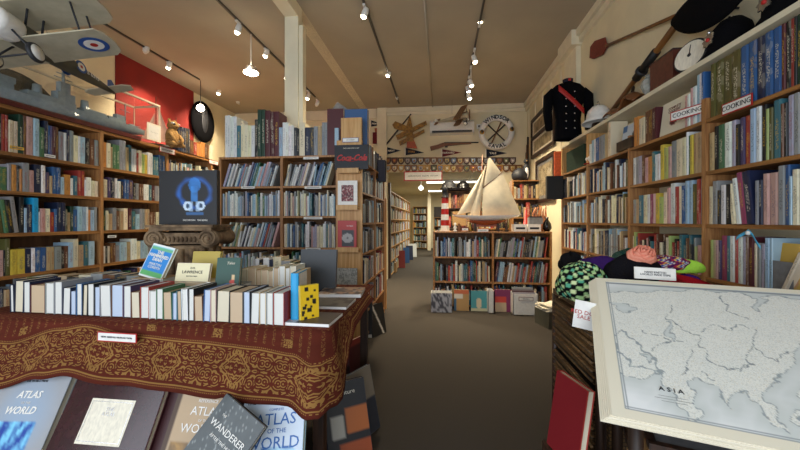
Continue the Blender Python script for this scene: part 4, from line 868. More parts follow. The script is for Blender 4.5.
# propeller-star trophy: crossed pale pole and brown fighter
c=onB(408,135,.10); t=thing('wooden_aeroplane',c,'yellow-brown wooden aeroplane with red tail nose-up on the back wall','model aeroplane')
mat('varnish_yellow','a87a22',.4,stretch=(1,.2,1),scale=20,alt='6a4a18'); mat('varnish_red','a4502a',.4,var=.1)
s_=PX
def wq(x,y): return ((x-408)*s_,-(y-135)*s_)
for pts,mt,z,nm in(([wq(396,136),wq(426,122.5),wq(427,126),wq(398,140.5)],'varnish_yellow',.06,'wing'),([wq(399,141.5),wq(424,130),wq(424.5,133),wq(400,145.5)],'varnish_yellow',.0,'wing'),([wq(393,126),wq(396,122.5),wq(413,130),wq(410,134),wq(395,129.5)],'varnish_yellow',.1,'wing'),([wq(410,116),wq(412.5,127),wq(414,142),wq(407,142),wq(406,128)],'varnish_yellow',.03,'fuselage'),([wq(407,138),wq(413,138),wq(417.5,149),wq(407,148)],'varnish_red',.02,'tail')):
    m=MB(); m.prism(pts,.03,T=Matrix.Rotation(pi/2,4,'X')@Matrix.Translation((0,0,z)),mat=mt); m.build(nm,t)
a,d_=onB(386.5,144,.04),onB(411,114,.04)
m=MB(); m.tube(a,d_,.018,.014,mat='dark_wood'); tag(m.build('long_pole'),'dark pole mounted diagonally beside the wooden aeroplane','pole')
# lifebuoy
c=onB(496.5,132.5,.14); r=17.3*s_
t=thing('lifebuoy',c,'white lifebuoy ring with dark lettering on the back wall','lifebuoy')
m=MB(); k=[]; Rm=r*.81; rr_=r*.17
for i in range(41): a=2*pi*i/40; k.append((Rm*math.cos(a),0,Rm*math.sin(a)))
m.path(k,rr_,n=12,cap=False,mat='white'); o=m.build('ring',t)
for s,a0,sgn in(('WINDSOR',pi*.5,-1),('SAVAL',-pi*.5,1)):
    for q,ch in enumerate(s):
        a=a0+sgn*(q-(len(s)-1)/2)*.25
        text_part('letter',o,ch,.115,Matrix.Translation((Rm*math.cos(a),-rr_-.004,Rm*math.sin(a)))@Matrix.Rotation(pi/2,4,'X')@Matrix.Rotation(a-pi/2 if sgn<0 else a+pi/2,4,'Z'),MATS['ink'],bold=.004)
for a in(.15,pi-.0):
    m=MB(); m.ball((Rm*math.cos(a),-rr_,Rm*math.sin(a)),(.05,.012,.05),mat='brass'); m.ball((Rm*math.cos(a),-rr_-.012,Rm*math.sin(a)+.01),(.02,.012,.045),mat='ink'); m.build('badge',o)
for q,(a,mt) in enumerate(((.75,'ink'),(2.35,'dark_wood'),(1.15,'brown_prop'))):
    m=MB(); m.tube((Rm*.8*math.cos(a),.02,Rm*.8*math.sin(a)),(-Rm*.8*math.cos(a),.02,-Rm*.8*math.sin(a)),.014,n=6,mat=mt); m.build('crossed_stick',t)
# rifle
a=onB(430,149,.05); t=thing('rifle',a,'old wooden rifle mounted flat on the back wall above the shield plaques','rifle'); 
def rq(x,y): return ((x-430)*s_,-(y-149)*s_)
m=MB(); m.prism([rq(430,147),rq(437,145.5),rq(443,143.5),rq(452,143.8),rq(470,144.0),rq(470,145.2),rq(452,146.2),rq(444,146.8),rq(438,149),rq(431,151)],.05,T=Matrix.Rotation(pi/2,4,'X'),mat='brown_prop'); m.build('stock',t)
m=MB(); m.tube((rq(444,143.4)[0],-.025,rq(444,143.4)[1]),(rq(477,144)[0],-.025,rq(477,144)[1]),.014,n=8,mat='ink'); m.build('barrel',t)
m=MB(); m.box((rq(446,146)[0],-.03,rq(446,147)[1]),(.06,.03,.05),mat='ink'); m.build('magazine',t)
# pennants
def pennant(pts,colr,label,words,wm='paper'):
    c=onB(*pts[0],.03); t=thing('pennant',c,label,'pennant'); q=[((x-pts[0][0])*s_,-(y-pts[0][1])*s_) for x,y in pts]
    m=MB(); m.prism(q,.006,T=Matrix.Rotation(pi/2,4,'X'),mat=colr); m.build('felt',t)
    m=MB(); m.prism([q[0],(q[0][0]+.03,q[0][1]-.002),(q[-1][0]+.03,q[-1][1]),q[-1]],.009,T=Matrix.Rotation(pi/2,4,'X')@Matrix.Translation((-.002,0,0)),mat='paper'); m.build('edge_band',t)
    hgt=abs(q[0][1]-q[-1][1]); an=math.atan2((q[1][1]-(q[0][1]+q[-1][1])/2),q[1][0])
    text_part('lettering',t,words,hgt*.33,Matrix.Rotation(pi/2,4,'X')@Matrix.Translation((q[1][0]*.36,(q[0][1]+q[-1][1])/2+q[1][0]*.36*math.tan(an),.009))@Matrix.Rotation(an,4,'Z'),MATS[wm],bold=.002)
mat('felt_maroon','6c1d26',.95); mat('felt_navy','1a2438',.95)
pennant([(404.5,147.5),(424,153),(404.5,155.5)],'felt_navy','black and white pennant below the wooden aeroplane','DUKE','gold')
pennant([(386,147),(401,151),(386,155)],'felt_navy','dark pennant at the corner left of the wooden aeroplane\'s tail','NAVY')
pennant([(441,149),(461,153),(441,157)],'felt_maroon','maroon pennant hanging below the rifle','HARVARD')
pennant([(485,149),(506,153.5),(485,157.5)],'felt_navy','navy and white pennant hanging below the lifebuoy','YALE')
pennant([(370,120),(384,125),(370,127)],'felt_navy','small navy pennant on the wall beside the cola bookcase','ARMY')
c=onB(384,128,.04); m=MB(); m.prism([(-.22,0),(.06,0),(.0,-.5),(-.08,-.5),(-.06,-.12),(-.2,-.12)],.01,T=flatT(c),mat='varnish_red'); tag(m.build('banner'),'red and yellow cloth banner hanging at the corner of the back wall','banner')
c=onB(377,138,.05); m=MB(); m.box((c.x,c.y,c.z),(.2,.02,.26),mat='maroon_cloth' if 'maroon_cloth' in MATS else 'felt_maroon'); tag(m.build('framed_badge'),'maroon panel with a badge hanging beside the red banner','panel')
# wall socket box
c=onB(479,126.5,.02); m=MB(); m.box((0,0,0),(.10,.03,.10),mat='white'); m.v=[(x+c.x,y+c.y,z+c.z) for x,y,z in m.v]; o=m.build('wall_socket'); tag(o,'small white wall box with a dark centre beside the lifebuoy','socket'); m=MB(); m.box((c.x,c.y-.018,c.z),(.04,.01,.04),mat='ink'); m.build('opening',o)
# shield plaques in two rows
CRC=['9fb3cc','b89860','c8c4b8','96684a','78805c','b8a8a0','c8b078','8090b0','985848','a0a0a0']
mat('plaque_wood','7a4c22',.4,var=.1,scale=9); mat('plaque_wood_dark','4c3220',.4,var=.1,scale=9); mat('plaque_gold','b88a3a',.4)
for q,h in enumerate(CRC): mat('crest_%d'%q,h,.5,var=.25,scale=60)
sh_=[(-.073,.08),(.073,.08),(.073,-.01),(.048,-.06),(0,-.085),(-.048,-.06),(-.073,-.01)]
for rw,(y,n,w_) in enumerate(((161,20,'upper'),(168.5,21,'lower'))):
    for k in range(n):
        c=onB(388+k*6.55,y,.012); mt=rnd.choice(['plaque_wood','plaque_wood_dark','plaque_gold'] if rw else ['plaque_wood_dark','plaque_wood_dark','plaque_wood'])
        cr=rnd.randrange(10); cname=['pale blue','amber','off-white','rust','green','pinkish','yellow','blue','red','grey'][cr]
        o=thing('shield_plaque',c,f"{cname} crested shield plaque, {ordw(k)} from left in the {w_} row on the back wall",'plaque','shield plaques on the back wall')
        m=MB(); m.prism(sh_,.018,T=Matrix.Rotation(pi/2,4,'X'),mat=mt); m.build('shield',o)
        m=MB(); m.prism([(x*.62,yy*.62+.002) for x,yy in sh_],.006,T=Matrix.Rotation(pi/2,4,'X')@Matrix.Translation((0,0,.019)),mat='crest_%d'%cr); m.ball((0,-.026,.002),(.02,.004,.025),n=8,mat=rnd.choice(['gold','paper','brass','grey'])); m.build('crest',o)
# framed notice hanging in the doorway header
c=P(423,176,Y=YB-.09); sign_card('hanging_sign','NON-FICTION   ROOMS   FICTION',0,0,.86,.215,FR(c,(1,0,0),(0,0,1)),'long white sign with red border hanging in the opening to the back room',fs=.2,depth=.02)
# strip lights in the back room
for (x0,x1,y,Y,lb) in((426,478,183.3,11.3,'nearer fluorescent strip light on the back room ceiling'),(428,442,191,14.6,'farther fluorescent strip light on the back room ceiling')):
    a,d_=P(x0,y,Y=Y),P(x1,y,Y=Y); z=2.60; t=thing('strip_light',((a.x+d_.x)/2,Y,z),lb,'light'); l2=(d_.x-a.x)/2
    m=MB(); m.box((0,0,.03),(2*l2,.16,.05),mat='white'); m.build('housing',t)
    for s in(-.04,.04): m=MB(); m.tube((-l2+.02,s,-.012),(l2-.02,s,-.012),.018,n=8,mat='tube'); m.build('tube',t)
c=P(421,188,Y=10.6); t=thing('bare_lamp',c,'bright bare lamp hanging just inside the back room','lamp'); m=MB(); m.ball((0,0,0),.07,mat='tube'); m.build('bulb',t); m=MB(); m.tube((0,0,.06),(0,0,2.66-c.z),.012,n=6,mat='white'); m.build('stem',t)
# ================================================================ TRACKS AND SPOTS
SPOTS=[]
def track(X,y0,y1,label):
    m=MB(); m.box((X,(y0+y1)/2,CZ-.012),(.024,y1-y0,.022),mat='track_grey'); tag(m.build('light_track'),label,'light track')
track(-4.34,1.6,5.9,'black light track nearest the red wall'); track(-2.57,1.2,7.0,'black light track between the red wall and the post')
track(-.89,1.1,7.6,'black light track just to the right of the post'); track(.51,1.3,7.3,'black light track nearest the oars and the right wall')
def spotlamp(x,y,X,label,r=.035,ln=.11,on=True,drop=.12):
    p=P(x,y,X=X) ; p=Vector((X,p.y,p.z)); 
    t=thing('spot_lamp',(X,p.y,CZ-.023),label,'spot lamp','white track spot lamps'); dz=p.z-(CZ-.023)
    m=MB(); m.box((0,0,-.012),(.03,.09,.022),mat='white'); m.build('adapter',t)
    m=MB(); m.tube((0,0,-.02),(0,0,dz+.06),.007,n=6,mat='white'); m.build('stem',t)
    tilt=Matrix.Translation((0,0,dz))@Matrix.Rotation(.35 if X<0 else -.3,4,'Y')
    m=MB(); m.lathe([(r*.5,.075),(r*.8,.07),(r,.03),(r,-.03),(r*.88,-.03),(r*.8,.02)],14,T=tilt,cap=False,mat='white'); m.lathe([(.001,.074),(r*.5,.075)],14,T=tilt,cap=False,mat='white'); sh=m.build('shade',t)
    m=MB(); m.ball(tilt@Vector((0,0,-.030)),(r*.84,r*.84,r*.8),n=10,mat='bulb' if on else 'paper'); m.build('bulb',t)
    if on: SPOTS.append((X,p.y,p.z))
k=0
nm=['first','second','third','fourth','fifth','sixth']
for X,lst,who in((-4.34,((146,50,0),(169,66,1),(219,92,1),(238,101,0)),'track by the red wall'),(-2.57,((238,30,1),(266,54,1),(287,77,1),(308,97,1),(317,104,0)),'track between red wall and post'),(-.89,((364.5,14,1),(388.5,74,1),(397,96,0)),'track right of the post'),(.51,((479.5,18,1),(474.5,60,1),(471,84,1),(468,90,1),(469,97,1)),'track nearest the oars')):
    for q,(x,y,on) in enumerate(lst): spotlamp(x,y,X,f"{'lit' if on else 'unlit'} white spot lamp, {nm[q]} from the front on the {who}",on=bool(on),r=.05 if (x,y)==(479.5,18) else .038)
for X,y,z in SPOTS: spot((X,y,z-.06),(X+(-1.0 if X<-1 else .6),y+.5,0),SPOT_POWER*(1.5 if y>4 else 1))
# pendants
p=P(200.5,108,X=-4.34); t=thing('pendant_lamp',(p.x,p.y,CZ-.02),'round glowing pendant lamp in front of the dark hanging coat','lamp'); m=MB(); m.tube((0,0,0),(0,0,p.z-CZ+.08),.006,n=6,mat='ink'); m.build('cord',t); m=MB(); m.ball((0,0,p.z-CZ+.02),.065,n=16,mat='bulb'); m.build('globe',t)
spot((p.x,p.y,p.z-.1),(p.x,p.y,0),SPOT_POWER,150)
p=P(251,72,X=-2.57); t=thing('pendant_lamp',(p.x,p.y,CZ-.02),'small metal pendant fitting with open ring hanging from the track','lamp'); dz=p.z-CZ+.02
m=MB(); m.tube((0,0,0),(0,0,dz+.08),.008,n=6,mat='white'); m.build('stem',t); m=MB(); m.lathe([(.03,dz+.09),(.07,dz+.06),(.09,dz+.0)],16,cap=False,mat='silver'); m.build('shade',t); m=MB(); m.path([(.085*math.cos(q*pi/8),.085*math.sin(q*pi/8),dz-.01) for q in range(17)],.014,n=6,cap=False,mat='bulb'); m.build('ring_tube',t)
# ================================================================ WARSHIP in its case
sy0,sy1=1.95,3.90; sx=-3.56; sz=2.302
mat('ship_grey','8d9ca2',.55,var=.06); mat('ship_red','5c1c16',.5)
t=thing('model_warship',(sx,(sy0+sy1)/2,sz),'long grey model warship on top of the left bookcase','model ship'); hl=(sy1-sy0)/2-.04
def hull(i,j):
    y=-hl+2*hl*i; k=1-abs(2*i-1)**3.5; wd2=.075*max(k,.02)**.6; a=pi*j
    return Vector((-wd2*math.cos(a),y,.13-.10*math.sin(a)*max(k,.15)**.3+(.02*(i-.5) if i>.5 else 0)))
m=MB(); m.sheet(hull,40,10,mat='ship_grey'); m.sheet(lambda i,j:hull(i,0)*(1-j)+hull(i,1)*j,40,2,mat='ship_grey'); m.build('hull',t)
m=MB(); m.b2(-.05,.05,-hl*.9,hl*.9,.0,.045,mat='ship_red'); m.build('display_base',t)
def ss(y,w,l,z0,h): 
    m=MB(); m.box((0,y,.13+z0+h/2),(w,l,h),mat='ship_grey'); return m.build('superstructure',t)
for a in((-.75,.08,.25,0,.05),(-.55,.09,.3,0,.06),(-.45,.07,.14,.06,.05),(-.10,.09,.4,0,.05),(.02,.07,.16,.05,.08),(.02,.05,.09,.13,.10),(.30,.08,.24,0,.05),(.55,.07,.2,0,.05),(.6,.05,.1,.05,.05)): ss(*a)
m=MB(); m.tube((0,.02,.30),(0,.02,.46),.012,n=6,mat='ship_grey'); m.tube((0,-.06,.40),(0,.10,.40),.005,n=5,mat='ship_grey'); m.tube((0,-.04,.44),(0,.08,.44),.005,n=5,mat='ship_grey'); m.build('mast',t)
m=MB(); m.tube((0,.68,.13),(0,.68,.38),.006,n=6,mat='ship_grey'); m.tube((0,.62,.30),(0,.74,.30),.004,n=5,mat='ship_grey'); m.build('mast',t)
for y in(-.62,-.2,.22): m=MB(); m.lathe([(.03,.17),(.035,.19),(.03,.26)],12,T=Matrix.Translation((0,y,0)),mat='ship_grey'); m.build('funnel',t)
for y,s in((-.80,-1),(.42,1),(.76,1)):
    m=MB(); m.ball((0,y,.15),(.035,.045,.025),n=10,mat='ship_grey'); 
    for x in(-.012,.012): m.tube((x,y,.155),(x,y+s*.11,.165),.004,n=5,mat='ship_grey')
    m.build('gun_turret',t)
GZ=2.74
t=thing('glass_case',(sx,(sy0+sy1)/2,sz),'long glass display case with pale edges around the model warship','display case')
gx=.17; gy=(sy1-sy0)/2
for nm_,bb in(('pane',(gx-.003,gx,-gy,gy,.0,GZ-sz)),('pane',(-gx,-gx+.003,-gy,gy,.0,GZ-sz)),('pane',(-gx+.003,gx-.003,gy-.003,gy,0,GZ-sz)),('pane',(-gx,gx,-gy,gy,GZ-sz,GZ-sz+.003))):
    m=MB(); m.b2(*bb,mat='glass'); m.build(nm_,t)
m=MB()
for x in(-gx,gx): m.box((x,0,GZ-sz+.004),(.02,2*gy,.018),mat='cream_paint'); m.box((x,gy,(GZ-sz)/2),(.008,.008,GZ-sz),mat='cream_paint')
m.box((0,gy,GZ-sz+.004),(2*gx,.02,.018),mat='cream_paint'); m.build('edge_strip',t)
# arched dark thing with a tiny sail behind the warship
c=P(12,88,X=-3.85); t=thing('round_mirror',(c.x,c.y,2.302),'large dark round-topped panel leaning behind the warship, near the biplane','panel')
m=MB(); q=[(.42*math.cos(a),.40*math.sin(a)) for a in [pi*i/20 for i in range(21)]]; m.prism(q,.02,T=Matrix.Rotation(pi/2,4,'Z')@Matrix.Rotation(pi/2,4,'X'),mat='plane_olive'); m.build('face',t)
m=MB(); m.path([(0,.42*math.cos(pi*i/20),.40*math.sin(pi*i/20)) for i in range(21)],.016,n=6,mat='ink'); m.build('rim',t)
m=MB(); m.b2(-4.1,-3.80,1.9,6.0,2.27,2.30,mat='shelf_wood'); tag(m.build('top_board'),'wide board behind the top of the left bookcase carrying models','board')
m=MB(); m.b2(-4.1,-4.06,1.9,6.0,0,2.27,mat='back_board'); tag(m.build('partition_panel'),'brown wooden panel behind the left bookcase','panel')
c=P(12,95,X=-3.72); t=thing('toy_sailboat',(-3.77,c.y,2.302),'tiny sailboat with a cream sail beside the warship stern','model ship')
m=MB(); m.prism([(-.05,0),(.05,0),(.0,.26)],.006,T=Matrix.Translation((.0,0,.05))@Matrix.Rotation(pi/2,4,'Z')@Matrix.Rotation(pi/2,4,'X'),mat='paper'); m.build('sail',t); m=MB(); m.ball((0,0,.03),(.02,.09,.03),mat='white'); m.build('hull',t)
# objects on the far part of the left bookcase
def sailboat(loc,S,label,matn,rz):
    t=thing('model_sailboat',loc,label,'model ship',rz=rz)
    m=MB(); m.ball((0,0,.05*S),(.28*S,.05*S,.05*S),n=14,mat='dark_wood'); m.build('hull',t)
    m=MB(); m.tube((0,0,.05*S),(0,0,.95*S),.007*S,n=6,mat='dark_wood'); m.build('mast',t)
    m=MB(); m.sheet(lambda i,j:Vector(((.02+.24*i*(1-j))*S,.03*S*math.sin(pi*i)*(1-j),(.14+.66*j)*S)),8,10,mat=matn); m.build('sail',t)
    m=MB(); m.sheet(lambda i,j:Vector((-(.02+.20*i*(1-j))*S,.03*S*math.sin(pi*i)*(1-j),(.16+.5*j)*S)),8,10,mat=matn); m.build('sail',t)
mat('sail_pink','c8a090',.8,var=.08,scale=10); mat('sail_cream','e2d6ba',.8,var=.05,scale=10)
c=P(157,135,X=-3.6); sailboat((-3.72,4.22,2.303),.72,'model sailboat with faded pink sails at the end of the glass case','sail_pink',.72)
c=P(178,128,X=-3.72); sailboat((-3.74,4.60,2.303),.55,'smaller pink-sailed model boat behind the toy animal','sail_pink',.72)
c=P(154,135,X=LX+.05); T=FR(P(154,135.5,X=LX+.02),(.25,1,0),(0,0,1)); sign_card('notice','- - - - -',0,0,.20,.20,FR(Vector((LX+.15,P(154,134,X=LX+.15).y,2.40)),(.0,1,0),(0,0,1)),'off-white notice card with a dark line standing at the end of the warship case',border='paper',fs=.18)
sign_card('sign','MODELS & HISTORY',0,0,.26,.075,FR(Vector((LX+.012,P(166.5,148,X=LX).y,2.262)),(0,1,0),(0,0,1)),'white shelf sign with red border at the front of the left bookcase top',fs=.26)
sign_card('sign','FICTION',0,0,.22,.06,FR(Vector((LX+.012,P(213,157,X=LX).y,2.262)),(0,1,0),(0,0,1)),'small white shelf sign at the far end of the left bookcase top',fs=.3)
mat('fur','b08850',.95,scale=60,alt='8a6434')
yb=P(172,145,X=-3.45).y; t=thing('toy_animal',(-3.45,yb,2.302),'golden brown toy lemur with dark eyes sitting on the left bookcase','toy')
m=MB(); m.ball((0,0,.10),(.055,.06,.10),mat='fur'); m.ball((.01,0,.21),(.05,.05,.045),mat='fur'); m.ball((.04,0,.2),(.035,.02,.018),mat='fur')
for s in(-1,1): m.path([(.02,s*.05,.13),(.06,s*.06,.08),(.07,s*.03,.03)],[.02,.017,.015],mat='fur'); m.path([(0,s*.05,.04),(.06,s*.06,.03),(.09,s*.05,.012)],[.03,.022,.012],mat='fur'); m.ball((0,s*.035,.25),(.012,.015,.022),mat='fur')
m.build('body',t); t.scale=(1.35,1.35,1.35); m=MB(); m.ball((.045,.025,.218),.012,mat='ink'); m.ball((.045,-.025,.218),.012,mat='ink'); m.box((.038,0,.226),(.02,.09,.012),mat='white'); m.build('mask',t)
spec_row('L',-3.5,2.302,'179navy127 183navy127 187charcoal128 191brown140 195red142 198orange143 202orange142 206brown144 210cream145 214end',.4,('row','top of the left bookcase'),d=.16)
# dark garment hanging on the far left wall
c=P(203,122,X=-4.84); t=thing('hanging_coat',c,'dark fur-like garment hanging on the left wall below the pendant lamp','coat')
m=MB(); m.ball((0,0,0),(.05,.36,.42),n=18,mat='black_cloth'); m.build('body',t); m=MB(); m.ball((.045,.0,.05),(.02,.10,.28),n=12,mat='ink'); m.build('lining',t)
# ================================================================ COLA SIGN AND END PANEL DISPLAYS
EY=3.60
c=P(349,134,Y=EY-.04)
a,d_=P(334.5,145.2,Y=3.52),P(368,169,Y=3.52)
t=thing('cola_sign',(0,0,0),'black sign lettered Coca-Cola in red script on the pine end panel','sign')
m=MB(); m.b2(a.x,d_.x,3.52,3.54,d_.z,a.z,mat='ink'); m.build('board',t)
T=Matrix.Translation(((a.x+d_.x)/2,3.518,(a.z+d_.z)/2-.01))@Matrix.Rotation(pi/2,4,'X')
text_part('lettering',t,'Coca-Cola',.088,T,MATS['red'],shear=.45,bold=.0028,sx=.84)
text_part('small_lettering',t,'TAKE SOME HOME TODAY',.014,T@Matrix.Translation((0,.1,0)),MATS['paper'])
m=MB(); m.path([T@Vector((-.13+.26*q/12,.0-.028+.008*math.sin(q*.8),.001)) for q in range(13)],.0025,n=4,mat='red'); m.build('swash',t)
# box and books above the sign
spec_row('F',3.62,2.205,'342navy118 356darkgreen119 366end',.6,('row','end panel top'),d=.1) if False else None
def blk(name,x0,y0,x1,y1,Y,th,mt,label,cat,extra=None):
    a,d_=P(x0,y0,Y=Y),P(x1,y1,Y=Y); o=thing(name,((a.x+d_.x)/2,Y,d_.z),label,cat); wd,ht=d_.x-a.x,a.z-d_.z
    m=MB(); m.box((0,th/2,ht/2),(wd,th,ht),mat=mt); m.build('body',o); return o,wd,ht
def bookblk(x0,y0,x1,y1,Y,th,cn,label,cover=None,texts=(),res=(20,28),yaw=0):
    a,d_=P(x0,y0,Y=Y),P(x1,y1,Y=Y); return facing('book',((a.x+d_.x)/2,Y,d_.z),d_.x-a.x,a.z-d_.z,th,yaw,0,cn,label,cover=cover or (lambda u,v:PC[cn]),texts=texts,res=res)
mat('oak_box','cfa56c',.5,stretch=(1,1,.08),scale=40,alt='b98a52')
o,wd,ht=blk('wooden_plaque',341,118,361.5,145,3.56,.04,'oak_box','pale wooden board with a small label standing above the cola sign','board')
sign_card('sign','ART & DESIGN',0,0,.17,.045,FR(P(350.5,140,Y=3.553),(1,0,0),(0,0,1)),'small white label on the pale wooden board above the cola sign',border='blue',fs=.3)
bookblk(344.5,109.5,367.5,145,3.72,.06,'blue','wide blue folio standing behind the pale wooden board')
bookblk(327,109,343.5,157,3.70,.05,'maroon','tall dark maroon folio at the end of the folio row beside the cola sign')
bookblk(334.5,128,338.5,147,3.64,.03,'sky','slim pale blue book between the maroon folio and the pale wooden board')
m=MB(); p=P(341,118,Y=3.9); m.box((p.x+.05,p.y,p.z+.02),(.34,.012,.16),rot=Matrix.Rotation(.62,4,'Y'),mat='grey'); tag(m.build('folder'),'grey folder lying slanted across the tops of the folios','folder')
# ledges with a framed print, a red book and a grey map
def ledge(x0,x1,y,label):
    a,d_=P(x0,y,Y=3.52),P(x1,y,Y=3.52); m=MB(); m.b2(a.x,d_.x,3.50,3.598,a.z-.022,a.z,mat='oak_box'); m.b2(a.x,d_.x,3.488,3.50,a.z-.03,a.z+.02,mat='oak_box'); tag(m.build('ledge'),label,'ledge'); return a.z
ledge(338,359,170.5,'small oak ledge directly under the cola sign')
z=ledge(337,358,207,'small oak ledge holding the framed print'); 
t=thing('framed_print',(P(347.5,207,Y=3.51).x,3.51,z+.001),'white framed print of a dark red patterned picture on the end panel ledge','picture')
a,d_=P(338,180,Y=3.51),P(357.5,206,Y=3.51); wd,ht=d_.x-a.x,a.z-d_.z
m=MB(); m.box((0,.008,ht/2),(wd,.016,ht),mat='white'); m.build('frame',t)
img(t,Matrix.Translation((.0,-.0015,ht*.52))@Matrix.Rotation(pi/2,4,'X'),wd*.62,ht*.62,lambda u,v:H('c8a8a0') if n2(u*9,v*8,4)>.62 else H('7a2430') if n2(u*7,v*9,1)>.45 else H('3a2028'),24,24)
z=ledge(336.5,359,249,'small oak ledge holding the red face-out book')
a,d_=P(337.5,220.5,Y=3.50),P(356.5,248,Y=3.50)
bookblk(337.5,220.5,356.5,248.3,3.512,.02,'red','red book with a grey disc picture face-out on the end panel',cover=lambda u,v:(H('a8a4a4') if ((u-.53)**2*6+(v-.64)**2*16)<.5 and ((u-.53)**2*6+(v-.64)**2*16)>.02 else H('3c3c42')) if .22<u<.86 and .34<v<.93 else H('b23a38'),texts=[('PATTERN',.016,.15,.30,'white',{})])
z=ledge(334.5,357.5,294,'small oak ledge low on the end panel holding the grey map')
a,d_=P(335,268,Y=3.50),P(357,293,Y=3.50)
t=thing('folded_map',((a.x+d_.x)/2,3.50,d_.z),'grey marbled map sheet standing on the low ledge','map'); m=MB(); m.box((0,.008,(a.z-d_.z)/2),(d_.x-a.x,.012,a.z-d_.z),mat='grey'); m.build('sheet',t)
img(t,Matrix.Translation((0,.0005,(a.z-d_.z)/2))@Matrix.Rotation(pi/2,4,'X'),d_.x-a.x,a.z-d_.z,lambda u,v:H('8c8c88') if n2(u*13,v*11,2)+n2(u*31,v*27)*.5>.8 else H('b8b6b0'),30,30)
o,wd,ht=blk('speaker_box',376.5,160,385.5,181,4.3,.12,'cloth_navy','small dark box hanging high in the aisle beyond the cola sign','box') if False else (None,0,0)
p=P(380,160,X=AX+.01); m=MB(); a=P(378,160,Y=4.6); d_=P(385,181,Y=4.6); m.b2(a.x+.0,d_.x,4.6,4.72,d_.z,a.z,mat='cloth_navy'); m.b2(AX-.02,a.x+.02,4.62,4.68,(a.z+d_.z)/2-.01,(a.z+d_.z)/2+.02,mat='ink'); tag(m.build('speaker'),'small dark navy speaker box beside the aisle bookcase','speaker')
bookblk(361,184,371,216,3.66,.02,'grey','grey face-out book on the aisle side of the end panel') if False else None
# pale column board further along the aisle
m=MB(); a=P(380.5,218,Y=5.3); d_=P(386,263,Y=5.3); m.b2(a.x,a.x+.09,5.3,5.34,0,a.z+.3,mat='pine_pale'); tag(m.build('board'),'pale upright board at the far end of the aisle bookcase','board')
# floor boxes in the aisle end
for q,(x,y,cn,lab) in enumerate(((377,277,'tan','tan paper bag of books on the floor past the aisle bookcase'),(384,275,'brown','brown carton of books on the floor beside the tan paper bag'),(391,272,'tan','pale carton of books at the foot of the dark end board'))):
    p=P(x,y,Z=0); t=thing('carton',p,lab,'box'); m=MB(); w_,d2,h_=.30,.3,.26
    for bb in((-w_/2,w_/2,-d2/2,-d2/2+.008,0,h_),(-w_/2,w_/2,d2/2-.008,d2/2,0,h_),(-w_/2,-w_/2+.008,-d2/2,d2/2,0,h_),(w_/2-.008,w_/2,-d2/2,d2/2,0,h_),(-w_/2,w_/2,-d2/2,d2/2,0,.01)): m.b2(*bb,mat='cardboard')
    m.build('carton_walls',t)
    s=-.14
    while s<.11: tt=rnd.uniform(.02,.04); queue(Matrix.Translation((p.x+s,p.y-.12,.012)),tt,rnd.uniform(.24,.33),.2,rnd.choice(['red','cream','grey','tan','white','navy']),('box',lab),weight=.5); s+=tt+.002
def prop(x,y,Y,wd,ht,cn,lab,wh='white'): pass
# books leaning on the floor along the back room bookcase
for q,(x,y,cn) in enumerate(((399,268,'red'),(404,263,'blue'),(408,260,'navy'),(412,257,'white'))):
    p=P(x,y,Z=0); facing('book',(p.x,p.y,.002),.36,.5,.03,.2,R(12),cn,f"{WORD.get(cn,cn)} large book leaning face-out at the foot of the back room bookcase",res=(2,2),cover=(lambda cc:(lambda u,v:PC[cc]))(cn))
# ================================================================ YACHT, LIGHTHOUSE AND OTHER THINGS ON THE LOW BOOKCASE
LZT=1.19; 
yc=P(488,219,Y=5.58); yx=yc.x; yy=5.60
S1=5.6/350*1.0
t=thing('model_yacht',(yx,yy,LZT),'large model yacht with tall cream sails on the low bookcase','model ship')
def q_(x,y): return ((x-488)*S1*1.0,(230.8-y)*S1)
def hullf(i,j):
    x=-.55+1.05*i; k=math.sin(pi*min(1,max(0,i*.97+.015)))**.6; a=pi*j; wv=.13*k
    return Vector((x,-wv*math.cos(a),.245+.015*(2*i-1)**2-.08*k*math.sin(a)))
m=MB(); m.sheet(hullf,32,10,mat='white'); m.sheet(lambda i,j:hullf(i,0)*(1-j)+hullf(i,1)*j,32,2,mat='oak_box'); m.build('hull',t)
m=MB(); m.sheet(lambda i,j:Vector((-.35+.65*i,-.075*math.sin(pi*i)*math.cos(pi*j)*.9,.17-.08*math.sin(pi*i)*math.sin(pi*j)-.0)),20,8,mat='varnish_red'); m.b2(-.2,.15,-.012,.012,.07,.12,mat='varnish_red'); m.build('keel',t)
for x in(-.2,.15): m=MB(); m.box((x,0,.06),(.03,.14,.118),mat='dark_wood'); m.build('cradle',t)
mx,mz=q_(481,150)[0],.9
m=MB(); m.tube((mx,0,.2),(mx+.03,0,1.2),.012,.007,n=8,mat='brown_prop'); m.build('mast',t)
def sail(pts,belly,name='sail'):
    P3=[Vector((*[a for a in (q_(x,y)[0],)],0,q_(x,y)[1])) for x,y in pts]
    def fn(i,j):
        if len(P3)==4: a=P3[0].lerp(P3[1],i); b_=P3[3].lerp(P3[2],i)
        else: a=P3[0].lerp(P3[1],i); b_=P3[2]
        p=a.lerp(b_,j); p.y=-belly*math.sin(pi*i)*math.sin(pi*min(1,j*.9+.1))-.02; return p
    m=MB(); m.sheet(fn,14,18,mat='sail_cream'); return m.build(name,t)
sail([(482.5,216),(519,214.5),(501.5,173.5),(483,189)],.07); sail([(484,187),(501,174.5),(490,159),(488,160)],.03)
sail([(458,214.5),(472,212),(484,171)],.05); sail([(470,216.5),(480,216),(486,165)],.04)
m=MB(); a,d_=q_(481,216.5),q_(520,215.5); m.tube((a[0],-.02,a[1]),(d_[0],-.02,d_[1]),.008,n=6,mat='brown_prop'); a,d_=q_(482,189.5),q_(502,173); m.tube((a[0],-.02,a[1]),(d_[0],-.02,d_[1]),.007,n=6,mat='brown_prop'); m.build('boom',t)
